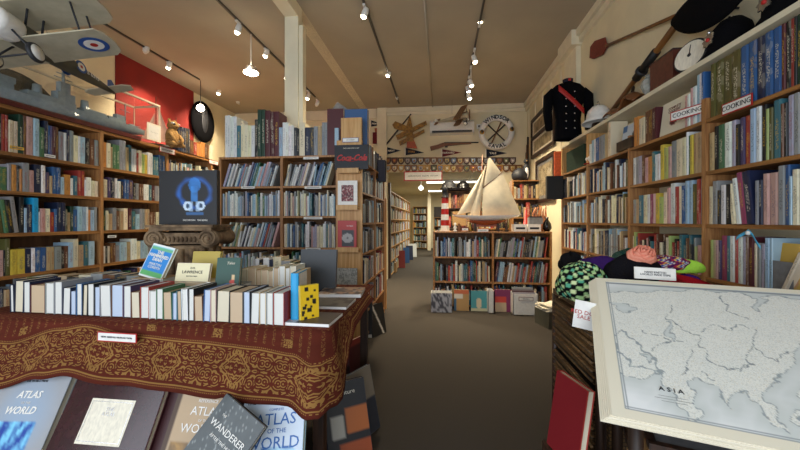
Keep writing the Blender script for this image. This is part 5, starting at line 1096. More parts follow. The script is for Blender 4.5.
m=MB(); a=q_(458,217); m.tube((-.5,0,.255),(a[0]-.06,0,.28),.007,n=6,mat='brown_prop'); m.build('bowsprit',t)
for d_ in((-.58,.27),(.48,.26)): m=MB(); m.tube((mx+.03,0,1.19),(d_[0],0,d_[1]),.0015,n=4,mat='ink'); m.build('rigging',t)
# lighthouse
c=P(445,231,Y=5.6); t=thing('model_lighthouse',(c.x,5.6,LZT),'red and white striped toy lighthouse standing beside the yacht','lighthouse')
hh=P(445,185,Y=5.6).z-LZT; r0,r1=.07,.05
for k in range(6):
    z0=hh*.72*k/6; z1=hh*.72*(k+1)/6; ra=r0+(r1-r0)*k/6; rb_=r0+(r1-r0)*(k+1)/6
    m=MB(); m.lathe([(ra,z0),(rb_,z1-.0005)],18,smooth=False,mat='red' if k%2 else 'white'); m.build('stripe',t)
m=MB(); m.lathe([(.062,hh*.72),(.062,hh*.74),(.04,hh*.745),(.04,hh*.86),(.055,hh*.87),(.01,hh)],16,mat='ink'); m.build('lantern',t)
sign_card('sign','TRAVEL BOOKS',0,0,.17,.05,FR(P(483,231,Y=5.438)+Vector((0,0,.01)),(1,0,0),(0,0,1)),'small pale sign on the front edge under the yacht',fs=.3)
sign_card('sign','SALE',0,0,.10,.045,FR(P(465,230,Y=5.438)+Vector((0,0,.01)),(1,0,0),(0,0,1)),'smaller pale sign on the shelf edge nearer the lighthouse',fs=.4)
for q,(x0,x1,lb) in enumerate(((514,527,'white carton with dark label beside the yacht stern'),(528,541,'white carton with dark label beside the orange cone'))):
    a,d_=P(x0,225.5,Y=5.5),P(x1,225.5,Y=5.5); t=thing('carton',((a.x+d_.x)/2,5.6,LZT),lb,'box'); wd=d_.x-a.x
    m=MB(); m.box((0,0,.055),(wd,.2,.11),mat='white'); m.build('body',t); m=MB(); m.box((0,-.102,.05),(wd*.7,.003,.03),mat='ink'); m.build('label',t)
a=P(535,215,Y=5.62); t=thing('package',(a.x,5.62,LZT+.112),'grey packet lying on the white cartons','package'); m=MB(); m.box((0,0,.05),(.2,.12,.1),mat='grey'); m.box((0,0,.11),(.17,.1,.02),mat='ink'); m.build('body',t)
c=P(526,225,Y=5.78); t=thing('traffic_cone',(c.x,5.8,LZT),'small orange cone behind the white cartons','cone'); m=MB(); m.lathe([(.08,0),(.075,.01),(.05,.03),(.008,.36)],14,mat='orange_paint' if 'orange_paint' in MATS else 'red'); m.build('body',t)
rs=random.Random(11)
for q,(x,cn,nm_,lb) in enumerate(((455,'white','figurine','small white figurine between the lighthouse and the yacht bow'),(459,'brown_prop','figurine','small brown figurine near the yacht bow'),(470,'brass','shell','brass-coloured shell under the yacht'),(506,'dark_wood','figurine','dark carved figurine under the yacht stern'))):
    p=P(x,226,Y=5.52); t=thing(nm_,(p.x,5.49,LZT),lb,'ornament'); m=MB(); m.lathe([(.03,0),(.032,.01),(.015,.03),(.028,.06),(.012,.09),(.02,.115),(.004,.135)],12,mat=cn); m.build('body',t)
# leaning figures right of the cartons
c=P(547,228,Y=5.6); t=thing('dark_vase',(c.x,5.6,LZT),'small black pointed vase at the end of the low bookcase','vase'); m=MB(); m.lathe([(.04,0),(.07,.05),(.06,.12),(.02,.18),(.025,.22)],14,mat='black_gloss'); m.build('body',t)
mat('copper','b87850',.5,var=.2,scale=20)
c=P(540,222,Y=5.8); t=thing('driftwood',(c.x,5.85,LZT),'twisted copper-brown driftwood standing behind the cartons','ornament'); m=MB()
for k in range(6): m.path([(-.08+.03*k,0,0),(-.06+.03*k,.02*math.sin(k),.14),(-.09+.04*k,.03,.27+.03*math.sin(k*2)),(-.05+.03*k,0,.38+.05*math.sin(k*3))],[.02,.025,.016,.006],n=7,mat='copper')
m.build('body',t)
# boxes of books on the floor in front of the low bookcase
def boxy(x0,x1,yt,yb,Y,dep,mt,lab,nm_='carton',contents=None):
    a,d_=P(x0,yb,Y=Y),P(x1,yb,Y=Y); zt=P(x0,yt,Y=Y).z; wd=d_.x-a.x; t=thing(nm_,((a.x+d_.x)/2,Y+dep/2,.002),lab,'box'); m=MB(); th=.008
    for bb in((-wd/2,wd/2,-dep/2,-dep/2+th,0,zt),(-wd/2,wd/2,dep/2-th,dep/2,0,zt),(-wd/2,-wd/2+th,-dep/2,dep/2,0,zt),(wd/2-th,wd/2,-dep/2,dep/2,0,zt),(-wd/2,wd/2,-dep/2,dep/2,0,.01)): m.b2(*bb,mat=mt)
    m.build('carton_walls',t); return t,wd,zt,(a.x+d_.x)/2
FYF=5.33
def ff(x0,x1,yt,yb,cn,lab,cover,Y=FYF,th=.05,tilt=.06,res=(16,18)):
    a,d_=P(x0,yb,Y=Y),P(x1,yb,Y=Y); zt=P(x0,yt,Y=Y).z; return facing('book',((a.x+d_.x)/2,Y,.002),d_.x-a.x,zt/math.cos(tilt),th,0,tilt,cn,lab,cover=cover,res=res)
t,wd,zt,xm=boxy(431,452,293,306,5.2,.2,'white','white patterned carton on the floor at the low bookcase corner')
img(t,Matrix.Translation((0,-.102,zt/2))@Matrix.Rotation(pi/2,4,'X'),wd,zt,lambda u,v:H('50505a') if n2(u*9,v*5,3)>.5 else H('b8b8c0'),16,8)
ff(454,469,290,308,'tan','tan book with orange top face-out on the floor below the yacht',lambda u,v:H('c8683c') if v<.22 else H('e0d8c8') if v<.4 and u<.6 else H('3c6a88') if u<.15 else H('b89058'))
ff(471,487,291,309,'teal','turquoise book with a pale figure face-out on the floor',lambda u,v:H('d8c8a8') if (u-.5)**2*2+(v-.6)**2<.07 else H('4a98a0') if v<.85 else H('c8c4a0'))
ff(495,511,290,309,'magenta','magenta and red book face-out on the floor beside the white carton',lambda u,v:H('c84438') if .3<v<.6 and u<.75 else H('c8b090') if v>=.6 and u<.75 else H('7c2c58'))
t,wd,zt,xm=boxy(513,538,294,304,5.16,.26,'white','white carton of magazines with a small label at the right of the low bookcase')
sign_card('sign','SPECIALS',0,0,.20,.055,FR(P(526,299,Y=5.148),(1,0,0),(0,0,1)),'small white label with purple border on the front of the magazine carton',border='felt_maroon',fs=.4)
for q in range(4):
    m=MB(); zq=.18+.0; cn=['pink','lilac','maroon','grey'][q]
    facing('magazine',(xm,5.20+.04*q,.012),.33-.01*q,.27+.03*q,.012,0,.1,cn,f"{WORD.get(cn,cn)} magazine standing in the white carton by the low bookcase",cover=(lambda cc:(lambda u,v:mixc(PC[cc],PC['white'],.3 if int(v*12)%3==0 else 0)))(cn),res=(6,12),cat='magazine')
t,wd,zt,xm=boxy(488,494,291,305,5.22,.2,'white','narrow white box standing between the turquoise and the magenta books')
# bag of paper beside the aisle
c=P(554,325,Z=0); t=thing('paper_stack',(c.x,c.y,0),'heap of crumpled cream papers on a crate at the wicker chest','papers',rz=.3)
m=MB(); t.scale=(1.2,1.2,1.3); m.box((0,0,.08),(.30,.26,.16),mat='plane_olive'); m.build('crate',t)
for k in range(4): m=MB(); m.box((.01*k,0,.17+.012*k),(.33,.24,.008),rot=Matrix.Rotation(.15*k-.2,4,'Z')@Matrix.Rotation(.12*((-1)**k),4,'Y'),mat='paper'); m.build('sheet',t)
# ================================================================ CLUTTER BEHIND THE LOW BOOKCASE (back room entrance)
unit('F',7.35,[P(446,200,Y=7.35).x,P(446,200,Y=7.35).x+.62],[2.02,1.62,1.22,.82,.42,.06],'dark crowded bookcase behind the lighthouse',pal=['brown','maroon','navy','black','tan','red'],wood='dark_wood',side='dark_wood')
xr=P(513,200,Y=6.9).x; unit('F',6.9,[xr,xr+.6],[2.13,1.78,1.42,1.06,.7,.06],'brown bookcase of old books at the back behind the yacht\'s stern',pal=old+['red','orange','tan'],wood='shelf_wood',side='shelf_wood')
xs=P(480,200,Y=7.3).x; unit('F',7.3,[xs,xs+.75],[1.9,1.55,1.2,.85,.5,.06],'bookcase behind the yacht sails at the back wall',pal=old+['red','cream','sky'],wood='shelf_wood',side='shelf_wood')
def lump(name,x,y,Y,r,mt,lab,cat,n=3):
    p=P(x,y,Y=Y); t=thing(name,p,lab,cat); m=MB(); rs2=random.Random(int(x*7+y))
    for k in range(n): m.ball((rs2.uniform(-.5,.5)*r[0],0,rs2.uniform(-.3,.3)*r[2]),(r[0]*rs2.uniform(.5,.8),r[1],r[2]*rs2.uniform(.5,.8)),n=12,mat=mt)
    m.build('body',t); return t
# helmets and bag on the dark bookcase
def helmet(x,y,Y,R0,mt,lab,z=None,rim=None,badge=False):
    p=P(x,y,Y=Y); t=thing('helmet',(p.x,p.y,z if z is not None else p.z),lab,'helmet')
    m=MB(); m.lathe([(R0*1.25,0),(R0*1.28,.008),(R0*1.02,.03*R0/.13),(R0,.35*R0),(R0*.86,.8*R0),(R0*.5,1.1*R0),(R0*.02,1.2*R0)],20,mat=mt); m.build('shell',t); return t
helmet(449,181,7.4,.15,'ink','dark helmet on the dark bookcase near the strip light',z=2.022)
helmet(463,184,7.45,.14,'black_gloss','black helmet on the dark bookcase beside the dark helmet',z=2.022)
t=thing('camera_bag',(P(459,205,Y=7.1).x,7.1,1.2),'tan satchel standing in front of the dark bookcase','bag'); m=MB(); m.box((0,0,.2),(.26,.16,.28),mat='cardboard'); m.build('body',t); m=MB(); m.path([(-.12,0,.3),(-.05,0,.5),(.05,0,.5),(.12,0,.3)],.012,n=6,mat='dark_wood'); m.build('strap',t)
m=MB(); m.b2(P(459,205,Y=7.1).x-.2,P(459,205,Y=7.1).x+.2,6.95,7.25,0,1.2,mat='dark_wood'); tag(m.build('cabinet'),'dark cabinet under the tan satchel','cabinet')
t=thing('lantern',(P(520,197,Y=6.95).x,7.0,2.132),'round dark lantern on the brown bookcase behind the yacht','lantern'); m=MB(); m.lathe([(.09,0),(.14,.04),(.15,.12),(.10,.2),(.04,.24)],16,mat='ink'); m.build('body',t)
c=P(521,186,Y=6.9); t=thing('penguin_figure',(c.x+.12,7.0,2.132),'black and white bird figure on the brown bookcase','figurine'); m=MB(); m.ball((0,0,.17),(.07,.06,.17),mat='ink'); m.ball((0,0,.37),.05,mat='ink'); m.ball((0,-.03,.15),(.045,.04,.12),mat='white'); m.tube((0,-.04,.37),(0,-.11,.36),.012,.003,n=6,mat='gold'); m.build('body',t)
# framed pictures on the right wall
mat('sepia','a89878',.7,scale=9,alt='75684c'); mat('mat_board','ded6c0',.8)
def wall_frame(y0,y1,z0,z1,label,bar=True,glassy=False):
    t=thing('framed_picture',(1.89,(y0+y1)/2,z0),label,'picture'); m=MB(); cy_=(y0+y1)/2; hw=(y1-y0)/2; h=z1-z0; fw=.05
    for s in(-1,1): m.box((-.02,s*(hw-fw/2),h/2),(.04,fw,h),mat='dark_wood')
    for z in((fw/2),(h-fw/2))+((h/2,) if bar else ()): m.box((-.02,0,z),(.039,2*hw-fw,fw*1.3),mat='dark_wood')
    m.build('frame',t)
    m=MB(); m.box((-.008,0,h/2),(.012,2*hw-.02,h-.02),mat='mat_board' if not glassy else 'grey'); m.build('mount',t)
    for z,hh_ in (((h*.27,h*.26),(h*.74,h*.26)) if bar else ((h*.5,h*.7),)):
        m=MB(); m.box((-.0155,0,z),(.003,hw*1.5,hh_),mat='sepia'); m.build('photograph',t)
    if glassy: m=MB(); m.box((-.03,0,h/2),(.003,2*hw-.08,h-.08),mat='glass'); m.build('glass_pane',t)
wall_frame(6.0,7.45,2.62,3.40,'dark double frame with two sepia photographs high on the right wall')
wall_frame(6.0,7.1,1.7,2.5,'tall glazed picture reflecting lights below the double frame',bar=False,glassy=True)
m=MB()
for k in range(4): y=7.5+.06*k; m.tube((1.80-.03*k,y,1.2),(1.82,y+.05,3.1-.15*k),.02,n=7,mat='brown_prop' if k%2 else 'dark_wood')
t=thing('rolled_chart_bundle',(0,0,0),'bundle of dark poles leaning in the back corner beyond the picture frames','poles'); 
for k in range(4): y=7.5+.06*k; m=MB(); m.tube((1.80-.03*k,y,.0),(1.82,y+.05,3.1-.15*k),.02,n=7,mat='brown_prop' if k%2 else 'dark_wood'); m.build('pole',t)
mat('orange_paint','c8582a',.6)
m=MB(); a=P(556,163,Y=5.3); m.b2(a.x-.02,a.x+.1,5.3,5.33,2.0,2.36,mat='orange_paint'); tag(m.build('orange_panel'),'narrow orange panel standing beside the green box','panel')
# ================================================================ THINGS ON THE WHITE SHELF, RIGHT
m=MB(); m.b2(1.648,1.898,.75,4.98,2.337,2.37,mat='cream_paint'); o=m.build('display_shelf'); tag(o,'long white shelf along the top of the cookery bookcase','shelf')
# end box of the top row: pale panels
spec_row('R',RX,1.985,'606cream9 609end',.36,('top shelf',B2))
t=thing('green_box',(0,0,0),'dark green box on the top shelf below the white shelf','box'); a=P(563,160,X=RX+.0).y; d_=P(583,150,X=RX).y
m=MB(); m.b2(RX+.01,RX+.2,d_,a-.1,1.987,2.25,mat='darkgreen_cloth' if 'darkgreen_cloth' in MATS else mat('darkgreen_cloth','163422',.8)); m.build('body',t)
c=P(582,165,X=RX-.02); t=thing('sailor_cap',(RX-.0+.07,d_+.10-.09,1.99),'white and red peaked cap in front of the green box','cap'); t.location=(RX+.09,d_-.10,1.987)
m=MB(); m.lathe([(.075,0),(.08,.03)],18,mat='red'); m.lathe([(.08,.03),(.10,.07),(.085,.09),(.01,.095)],18,mat='white'); m.build('crown',t); m=MB(); m.ball((-.07,0,.01),(.05,.06,.008),mat='red'); m.build('peak',t)
# bag, small brown box, face-out cookbook
def RB(x0,x1,h,th,cn,label,cover,z=1.987,texts=(),res=(18,22)):
    """face-out on the right wall shelf"""
    y1,y0=P(x0,200,X=RX).y,P(x1,200,X=RX).y; return facing('book',(RX+.03,(y0+y1)/2,z),y1-y0-.004,h,th,-pi/2,.12,cn,label,cover=cover,res=res,texts=texts)
RB(655,681,.255,.03,'cream','cream cookbook with a dark plum picture face-out on the top shelf',lambda u,v:H('5a1a24') if ((u-.5)**2*2.5+(v-.66)**2*5)<.04 else H('e2dcc6'),texts=[('COMPLETE\nCOOKERY',.028,0,.22,'felt_maroon',{})])
RB(617,631.5,.24,.03,'white','white and pale blue book face-out beside the orange book on the top shelf',lambda u,v:H('3a6aa0') if u<.3 and v<.25 else H('303840') if (u-.85)**2+(v-.5)**2<.03 else H('c8d4e0'))
t=thing('brown_box',(RX+.012,P(624,160,X=RX).y,1.987),'small brown wooden box in front of the white and blue book','box'); m=MB(); m.box((.0,0,.05),(.03,.26,.09),mat='dark_wood'); m.build('body',t)
# signs hanging on the shelf lips
for (x,y,lb,ang) in((687,112.5,'white COOKING sign with red border at the second cookery bay',1),(736.5,105,'white COOKING sign with red border at the nearest cookery bay',0)):
    pp=P(x,y,X=RX-.014); o=sign_card('sign','COOKING',0,0,.225 if ang else .20,.065,FR(pp,(.35,-1,0) if ang else (0,-1,0),(0,0,1)),lb,fs=.62)
# military jacket on a torso
jx,jy=1.60,4.62; t=thing('military_jacket',(jx,jy,2.37),'black military tunic with red sash and silver buttons on a stand','jacket')
m=MB(); Q=[(.17,.10,.0),(.16,.10,.12),(.15,.10,.25),(.17,.11,.42),(.20,.11,.55),(.21,.10,.63),(.15,.08,.69),(.055,.055,.72),(.05,.05,.76)]
vs=[];fs=[];n=24
for a,b_,z in Q:
    for j in range(n): an=2*pi*j/n; vs.append((a*math.cos(an),b_*math.sin(an),z))
for i in range(len(Q)-1):
    for j in range(n): k=(j+1)%n; fs.append((i*n+j,i*n+k,(i+1)*n+k,(i+1)*n+j))
fs.append(tuple((len(Q)-1)*n+j for j in range(n)))
m.add(vs,fs,mat='black_cloth',smooth=True)
for s in(-1,1): m.path([(s*.17,0,.62),(s*.235,0,.55),(s*.25,-.01,.35),(s*.235,-.03,.12)],[.05,.062,.055,.042],n=12,mat='black_cloth')
m.build('tunic',t)
m=MB(); m.sheet(lambda i,j:Vector((-.15+.30*i+.0,-.118-.014*math.sin(pi*i)-.0,.62-.30*i+.075*(j-.5)*1.0)),14,3,mat='red'); m.build('sash',t,solid=.006)
m=MB()
for k in range(6):
    for x in(-.06,.04): m.ball((x,-.112,.12+.09*k),.011,n=8,mat='silver')
m.build('buttons',t)
m=MB(); m.lathe([(.06,.72),(.062,.76)],14,mat='cloth_navy'); m.box((0,-.06,.74),(.03,.004,.03),mat='red'); m.build('collar',t)
# pith helmet
p=P(579,133,X=1.70); t=thing('pith_helmet',(1.72,4.05,2.39),'white pith helmet with a spike on the white shelf before the tunic','helmet')
m=MB(); m.mat='white'; m.lathe([(.16,.0),(.165,.008),(.12,.05),(.115,.09),(.10,.14),(.06,.18),(.005,.195)],24,T=Matrix.Translation((0,0,.03))@Matrix.Diagonal((1,1.15,1,1)),cap=False); m.build('shell',t)
m=MB(); m.lathe([(.015,.215),(.018,.23),(.006,.27)],10,mat='silver'); m.build('spike',t); m=MB(); m.lathe([(.07,-.018),(.06,.03)],14,mat='dark_wood'); m.build('stand',t)
# saddle-like lump
t=thing('leather_saddle',(1.75,3.55,2.371),'dark brown leather saddle piece lying on the white shelf','saddle'); m=MB()
m.sheet(lambda i,j:Vector((-.08+.18*j,-.28+.56*i,.03+.05*math.sin(pi*j)+.03*math.sin(i*9)+.06*math.exp(-((i-.3)*9)**2))),20,8,mat='brown_prop'); m.build('seat',t,solid=.012); m=MB(); m.path([(.0,-.1,.09),(.0,-.13,.17),(.02,-.10,.21),(.03,-.06,.16)],.014,n=7,mat='dark_wood'); m.build('strap',t)
# glass ornament
mat('frosted','d8dcd8',.15,trans=.6)
t=thing('glass_ornament',(1.72,3.12,2.371),'clear faceted glass ornament beside the brown leather box','ornament'); m=MB(); m.lathe([(.035,0),(.02,.02),(.045,.06),(.06,.10),(.045,.15),(.02,.17),(.03,.185)],9,mat='frosted',smooth=False); m.build('body',t)
# leather box
a=P(655,80,X=1.68).y; mat('box_leather','5c2a20',.45)
mat('box_leather_dark','3a2628',.5)
t=thing('leather_box',(1.775,2.88,2.371),'reddish brown leather box on the white shelf below the oars','box'); m=MB(); m.box((0,0,.11),(.20,.28,.22),mat='box_leather'); m.build('body',t); m=MB(); m.box((-.0,0,.225),(.206,.286,.012),mat='box_leather_dark'); m.box((0,.142,.11),(.18,.004,.19),mat='box_leather_dark'); m.build('lid',t)
# dial clock leaning
t=thing('round_gauge',(1.72,2.585,2.371),'round cream dial with a dark pointer leaning by the police helmet','gauge'); TT=Matrix.Translation((-.03,0,.115))@Matrix.Rotation(-pi/2-.15,4,'Y')@Matrix.Rotation(0,4,'Z')
TT=Matrix.Translation((-.02,.02,.112))@Matrix.Rotation(R(20),4,'Z')@Matrix.Rotation(-pi/2+.2,4,'Y')
m=MB(); m.lathe([(.112,-.05),(.112,.0),(.104,.004)],28,T=TT,mat='ink'); m.build('case',t); m=MB(); m.lathe([(.001,.0062),(.1,.006)],28,T=TT,cap=False,mat='paper',smooth=False); m.build('dial',t); m=MB(); m.box((.03,0,.01),(.07,.006,.003),T=None,mat='ink') if False else m.add([(x,y,.010) for x,y in((-.01,-.004),(.075,-.003),(.075,.003),(-.01,.004))],[(0,1,2,3)],T=TT,mat='ink'); m.lathe([(.012,.008),(.012,.012)],10,T=TT,mat='ink'); m.build('pointer',t)
# police helmets
def bobby(y,lab,x=1.77,S=1.0):
    t=thing('police_helmet',(x,y,2.371),lab,'helmet')
    m=MB(); m.lathe([(.115*S,.0),(.135*S,.0),(.128*S,.02),(.108*S,.05),(.105*S,.10*S),(.09*S,.16*S),(.055*S,.205*S),(.004,.22*S)],24,T=Matrix.Diagonal((1,1.15,1,1)),cap=False,mat='black_cloth'); m.build('shell',t)
    m=MB()
    T=Matrix.Translation((-.112*S,.015,.10*S))@Matrix.Rotation(-pi/2+.12,4,'Y')
    st=[]; 
    for k in range(16): a=pi*k/8; r=(.048 if k%2==0 else .036)*S; st.append((r*math.cos(a),r*math.sin(a)))
    m.prism(st,.008,T=T,mat='silver'); m.ball(T@Vector((0,0,.01)),(.008,.012,.012),n=10,mat='red'); m.ball(T@Vector((.045*S,0,.006)),.013,n=8,mat='silver'); m.build('badge',t)
    m=MB(); m.ball((0,0,.222*S),.016,n=10,mat='silver'); m.build('rose_top',t)
bobby(2.36,'black police helmet with silver star badge on the white shelf'); bobby(1.98,'black police helmet cut by the corner of the view, nearest on the shelf')
# oars
mat('oar_red','7e2a20',.45,var=.1); mat('oar_wood','8a5a28',.4,stretch=(.3,.3,.3),scale=12,alt='6a4018')
pa=P(589,58,X=1.87); pb=P(606,46,X=1.87); pc=P(684,12,X=1.84)
t=thing('oar',(0,0,0),'oar with a dark red blade hanging flat on the right wall','oar'); axd=(pc-pb).normalized()
m=MB(); m.tube(pb,pc+axd*.3,.016,n=8,mat='oar_wood'); m.build('shaft',t)
dn=Vector((0,-axd.z,axd.y)); 
ln=(pb-pa).length; m=MB(); T=FR(pb,-axd,dn); m.prism([(-.06,-.018),(0,-.03),(.06,-.10),(ln*.75,-.115),(ln*1.02,-.07),(ln*.98,.06),(ln*.7,.09),(.06,.08),(0,.03),(-.06,.018)],.014,T=T@Matrix.Translation((0,0,-.007)),mat='oar_red'); m.build('blade',t)
pa=P(592,130,X=1.83); pc=P(700,0,X=1.80); dd=(pc-pa).normalized()
pa=Vector((1.84,4.40,2.40)); pc=Vector((1.80,2.60,2.96)); 
t=thing('oar',(0,0,0),'long thick oar with a black leather grip leaning along the right wall','oar')
m=MB(); m.tube(pa,pc,.022,.028,n=10,mat='oar_wood'); m.build('shaft',t)
e0,e1=pa.lerp(pc,.50),pa.lerp(pc,.68); m=MB(); m.tube(e0,e1,.036,n=12,mat='black'); e2=pa.lerp(pc,.545); e3=pa.lerp(pc,.56); m.tube(e2,e3,.05,n=14,mat='ink'); m.build('grip',t)
# large black rounded case
c0=P(672,22,X=1.72); c1=P(745,-6,X=1.66)
t=thing('bicorne_hat',(0,0,0),'large black rounded hat hanging high above the police helmets','hat')
ax=(c1-c0).normalized(); T=FR((c0+c1)/2,ax,(0,0,1)); hl_=(c1-c0).length/2
m=MB(); m.sheet(lambda i,j:T@Vector((-hl_+2*hl_*i,.13*(math.sin(pi*min(.98,max(.02,i)))**.6)*math.cos(2*pi*j),.045*(math.sin(pi*min(.98,max(.02,i)))**.6)*math.sin(2*pi*j))),24,20,mat='black_cloth'); m.build('crown',t)
m=MB(); m.tube((c0+c1)/2+Vector((.04,0,0)),(1.9,((c0+c1)/2).y,((c0+c1)/2).z),.008,n=6,mat='ink'); m.build('hook',t)
# black panel / speaker at the end of the second row
a,d_=P(547,176,Y=4.93),P(558,199,Y=4.93); t=thing('black_speaker',(0,0,0),'small square black speaker at the far end of the second cookery shelf','speaker'); m=MB(); m.b2(a.x,RX-.002,4.93,5.0,d_.z,a.z,mat='black'); m.build('body',t)
# blue ribbon and pink tail hanging from the third shelf
mat('ribbon_blue','58b8e0',.5)
t=thing('ribbon_bow',(0,0,0),'pale blue ribbon bow hanging from the shelf edge of the nearest cookery bay','ribbon'); c=P(748,233,X=RX-.02)
for s,an in((-1,-.5),(1,.7)): m=MB(); m.sheet(lambda i,j:c+Vector((.004*math.sin(i*6),-s*.075*i,.012-.07*i*(1 if s>0 else .55)+.018*(j-.5)-.02*abs(an)*i*i)),8,2,mat='ribbon_blue'); m.build('loop',t,solid=.001)
m=MB(); m.ball(c,.012,mat='white'); m.build('knot',t)
# face-out yellow book, bookend, leaning white book on the fourth shelf
RB(768,797,.24,.03,'yellow','yellow book with a dark-haired portrait face-out in the nearest cookery bay',lambda u,v:H('2a1e1c') if ((u-.62)**2+((v-.62)*1.2)**2)<.022 else H('c89878') if ((u-.66)**2+((v-.78)*1.1)**2)<.018 else mixc(H('b89030'),H('d8b860'),u),z=1.002)
t=thing('bookend',(RX+.02,P(772,280,X=RX).y,1.002),'dark grey metal bookend in front of the yellow portrait book','bookend'); y_=0
m=MB(); m.box((-.005,-.015,.075),(.002,.15,.15),mat='grey'); m.box((.01,-.015,.001),(.03,.15,.002),mat='grey'); m.build('plate',t)
p=P(786,290,X=RX); T=row_T('R',0,1.004,RX,P(779,280,X=RX).y,.42,.0)
o=table_book('book',T,.022,.22,.16,'cream','cream book leaning steeply beside the yellow portrait book',page=PG['w'])
# ================================================================ KNITWEAR PILE
def knit():
    m=bpy.data.materials.new('knitted'); m.use_nodes=True; n=m.node_tree.nodes; L=m.node_tree.links; b=n['Principled BSDF']; b.inputs['Roughness'].default_value=.95; b.inputs['Specular IOR Level'].default_value=.1
    a=n.new('ShaderNodeAttribute'); a.attribute_name='Col'; L.new(a.outputs[0],b.inputs['Base Color']); tc=n.new('ShaderNodeTexCoord'); wv=n.new('ShaderNodeTexVoronoi'); wv.inputs['Scale'].default_value=140; L.new(tc.outputs['Object'],wv.inputs[0])
    bp=n.new('ShaderNodeBump'); bp.inputs['Strength'].default_value=.8; bp.inputs['Distance'].default_value=.003; L.new(wv.outputs[0],bp.inputs['Height']); L.new(bp.outputs[0],b.inputs['Normal']); MATS['knitted']=m
knit()
KZ=WZ+.002
def blob(name,c,r,colf,label,cat,rough=.12,nu=40,nv=22,seed=1,bend=None,flatb=True):
    t=thing(name,c,label,cat); 
    def fn(i,j):
        a=2*pi*i; b_=pi*(j-.5); k=1+rough*(math.sin(a*3+seed)*math.cos(b_*2+seed)+.5*math.sin(a*5+b_*4+seed*2))
        x=r[0]*math.cos(a)*math.cos(b_)*k; y=r[1]*math.sin(a)*math.cos(b_)*k; z=r[2]*math.sin(b_)*k
        if flatb: z=max(z,-r[2]*.55)+r[2]*.55
        if bend: z+=bend(x,y)
        return Vector((x,y,z))
    m=MB(); m.sheet(fn,nu,nv,colf=colf,mat='knitted'); m.build('knit',t); return t
def XY(x,y,Y): return P(x,y,Y=Y)
def granny(u,v):
    k=(int(u*26)+int(v*16)*2)%4; a=math.sin(u*26*pi)*math.sin(v*18*pi+u*20)
    return H('101214') if a<.08 else H('a8d090') if k<2 else H('d8e8b0') if k==2 else H('60b090')
xg=XY(588,285,1.82)
blob('crochet_blanket',(xg.x-.015,1.86,KZ),(.115,.14,.115),granny,'black and green crocheted blanket bunched at the end of the wicker chest','blanket',nu=90,nv=60,rough=.08)
blob('knitted_bag',(XY(572,262,2.0).x,2.02,KZ+.12),(.06,.06,.06),lambda u,v:H('131214'),'black woollen ball cap on top of the crocheted blanket','hat',seed=4)
blob('knitted_scarf',(XY(606,270,1.9).x,1.93,KZ+.085),(.13,.09,.075),lambda u,v:H('3c2064'),'deep purple knitted scarf between the blanket and the black hat','scarf',seed=2)
blob('knitted_hat',(XY(632,270,1.84).x,1.83,KZ),(.15,.12,.145),lambda u,v:H('16151a'),'large black knitted hat in the middle of the knitwear pile','hat',seed=3,rough=.07)
blob('knitted_hat',(XY(633,248,2.0).x-.03,1.98,KZ+.16),(.07,.06,.05),lambda u,v:H('1c4a42'),'dark green knitted hat behind the peach flower','hat',seed=6)
# peach flower: ruffled spiral
fc=XY(641,252,1.80); t=thing('crochet_flower',(fc.x,1.80,KZ+.215),'large peach crocheted rose on top of the black hat','flower'); t.rotation_euler=(R(42),0,0)
for k in range(4):
    R0=.052-.012*k
    m=MB(); m.sheet(lambda i,j:Vector(((R0*(1-.25*j))*math.cos(2*pi*i+k)*1.25,(R0*(1-.25*j))*math.sin(2*pi*i+k),.004+.009*k+.030*j+.006*math.sin(2*pi*i*5+k))),48,4,colf=lambda u,v:H('f0a088') if int(v*4)%2 else H('e48c74'),mat='knitted'); m.build('petal_row',t,solid=.006)
def stripes(u,v):
    k=(u*9+.25*math.sin(v*30))%1; 
    return H('3a1e54') if k<.2 else H('b03040') if k<.38 else H('e0d060') if k<.5 else H('2a4a9a') if k<.68 else H('d8d8d0') if k<.78 else H('7a2a50')
blob('knitted_scarf',(XY(664,258,1.86).x,1.87,KZ+.15),(.13,.05,.045),stripes,'rainbow zigzag knitted scarf beside the peach rose','scarf',nu=90,nv=30,rough=.04,bend=lambda x,y:-.0)
blob('knitted_sock',(XY(686,257,1.88).x,1.88,KZ+.135),(.08,.05,.04),lambda u,v:H('a4d84a'),'bright lime green knitted hat at the end of the rainbow scarf','hat',seed=5)
blob('knitted_scarf',(XY(672,268,1.76).x,1.78,KZ+.055),(.22,.10,.065),lambda u,v:H('a01824') if math.sin(u*200)>-.4 else H('801018'),'bright red knitted scarf across the top of the pile','scarf',seed=7,bend=lambda x,y:-.12*x-.02)
blob('knitted_blanket',(XY(684,278,1.68).x,1.70,KZ-.0),(.17,.08,.055),lambda u,v:H('c8c8e0') if math.sin(u*60)*math.sin(v*40)<.2 else H('e0d890') if math.sin(u*23)>0 else H('8a7ac0'),'pale lilac and yellow knitted blanket beneath the red scarf','blanket',nu=70,nv=40,seed=8)
blob('crochet_scarf',(XY(700,281,1.74).x,1.80,KZ),(.12,.07,.055),lambda u,v:H('e0c850') if math.sin(u*50)*math.sin(v*36)>.1 else H('181418'),'black and yellow crocheted scarf at the right end of the pile','scarf',nu=60,nv=40,seed=9)
blob('knitted_hat',(XY(697,272,1.80).x,1.88,KZ+.06),(.07,.05,.04),lambda u,v:H('4a2478'),'small purple knitted hat between the red and the black and yellow scarves','hat',seed=10)
pc_=XY(652,273,1.63); sign_card('sign','HAND KNITTED\nLOCALLY MADE ITEMS',0,0,.165,.05,FR((pc_.x,1.61,pc_.z),(1,0,-.05),(0,.15,1)),'white card lettered for hand knitted items in front of the pile',border='white',fs=.24)
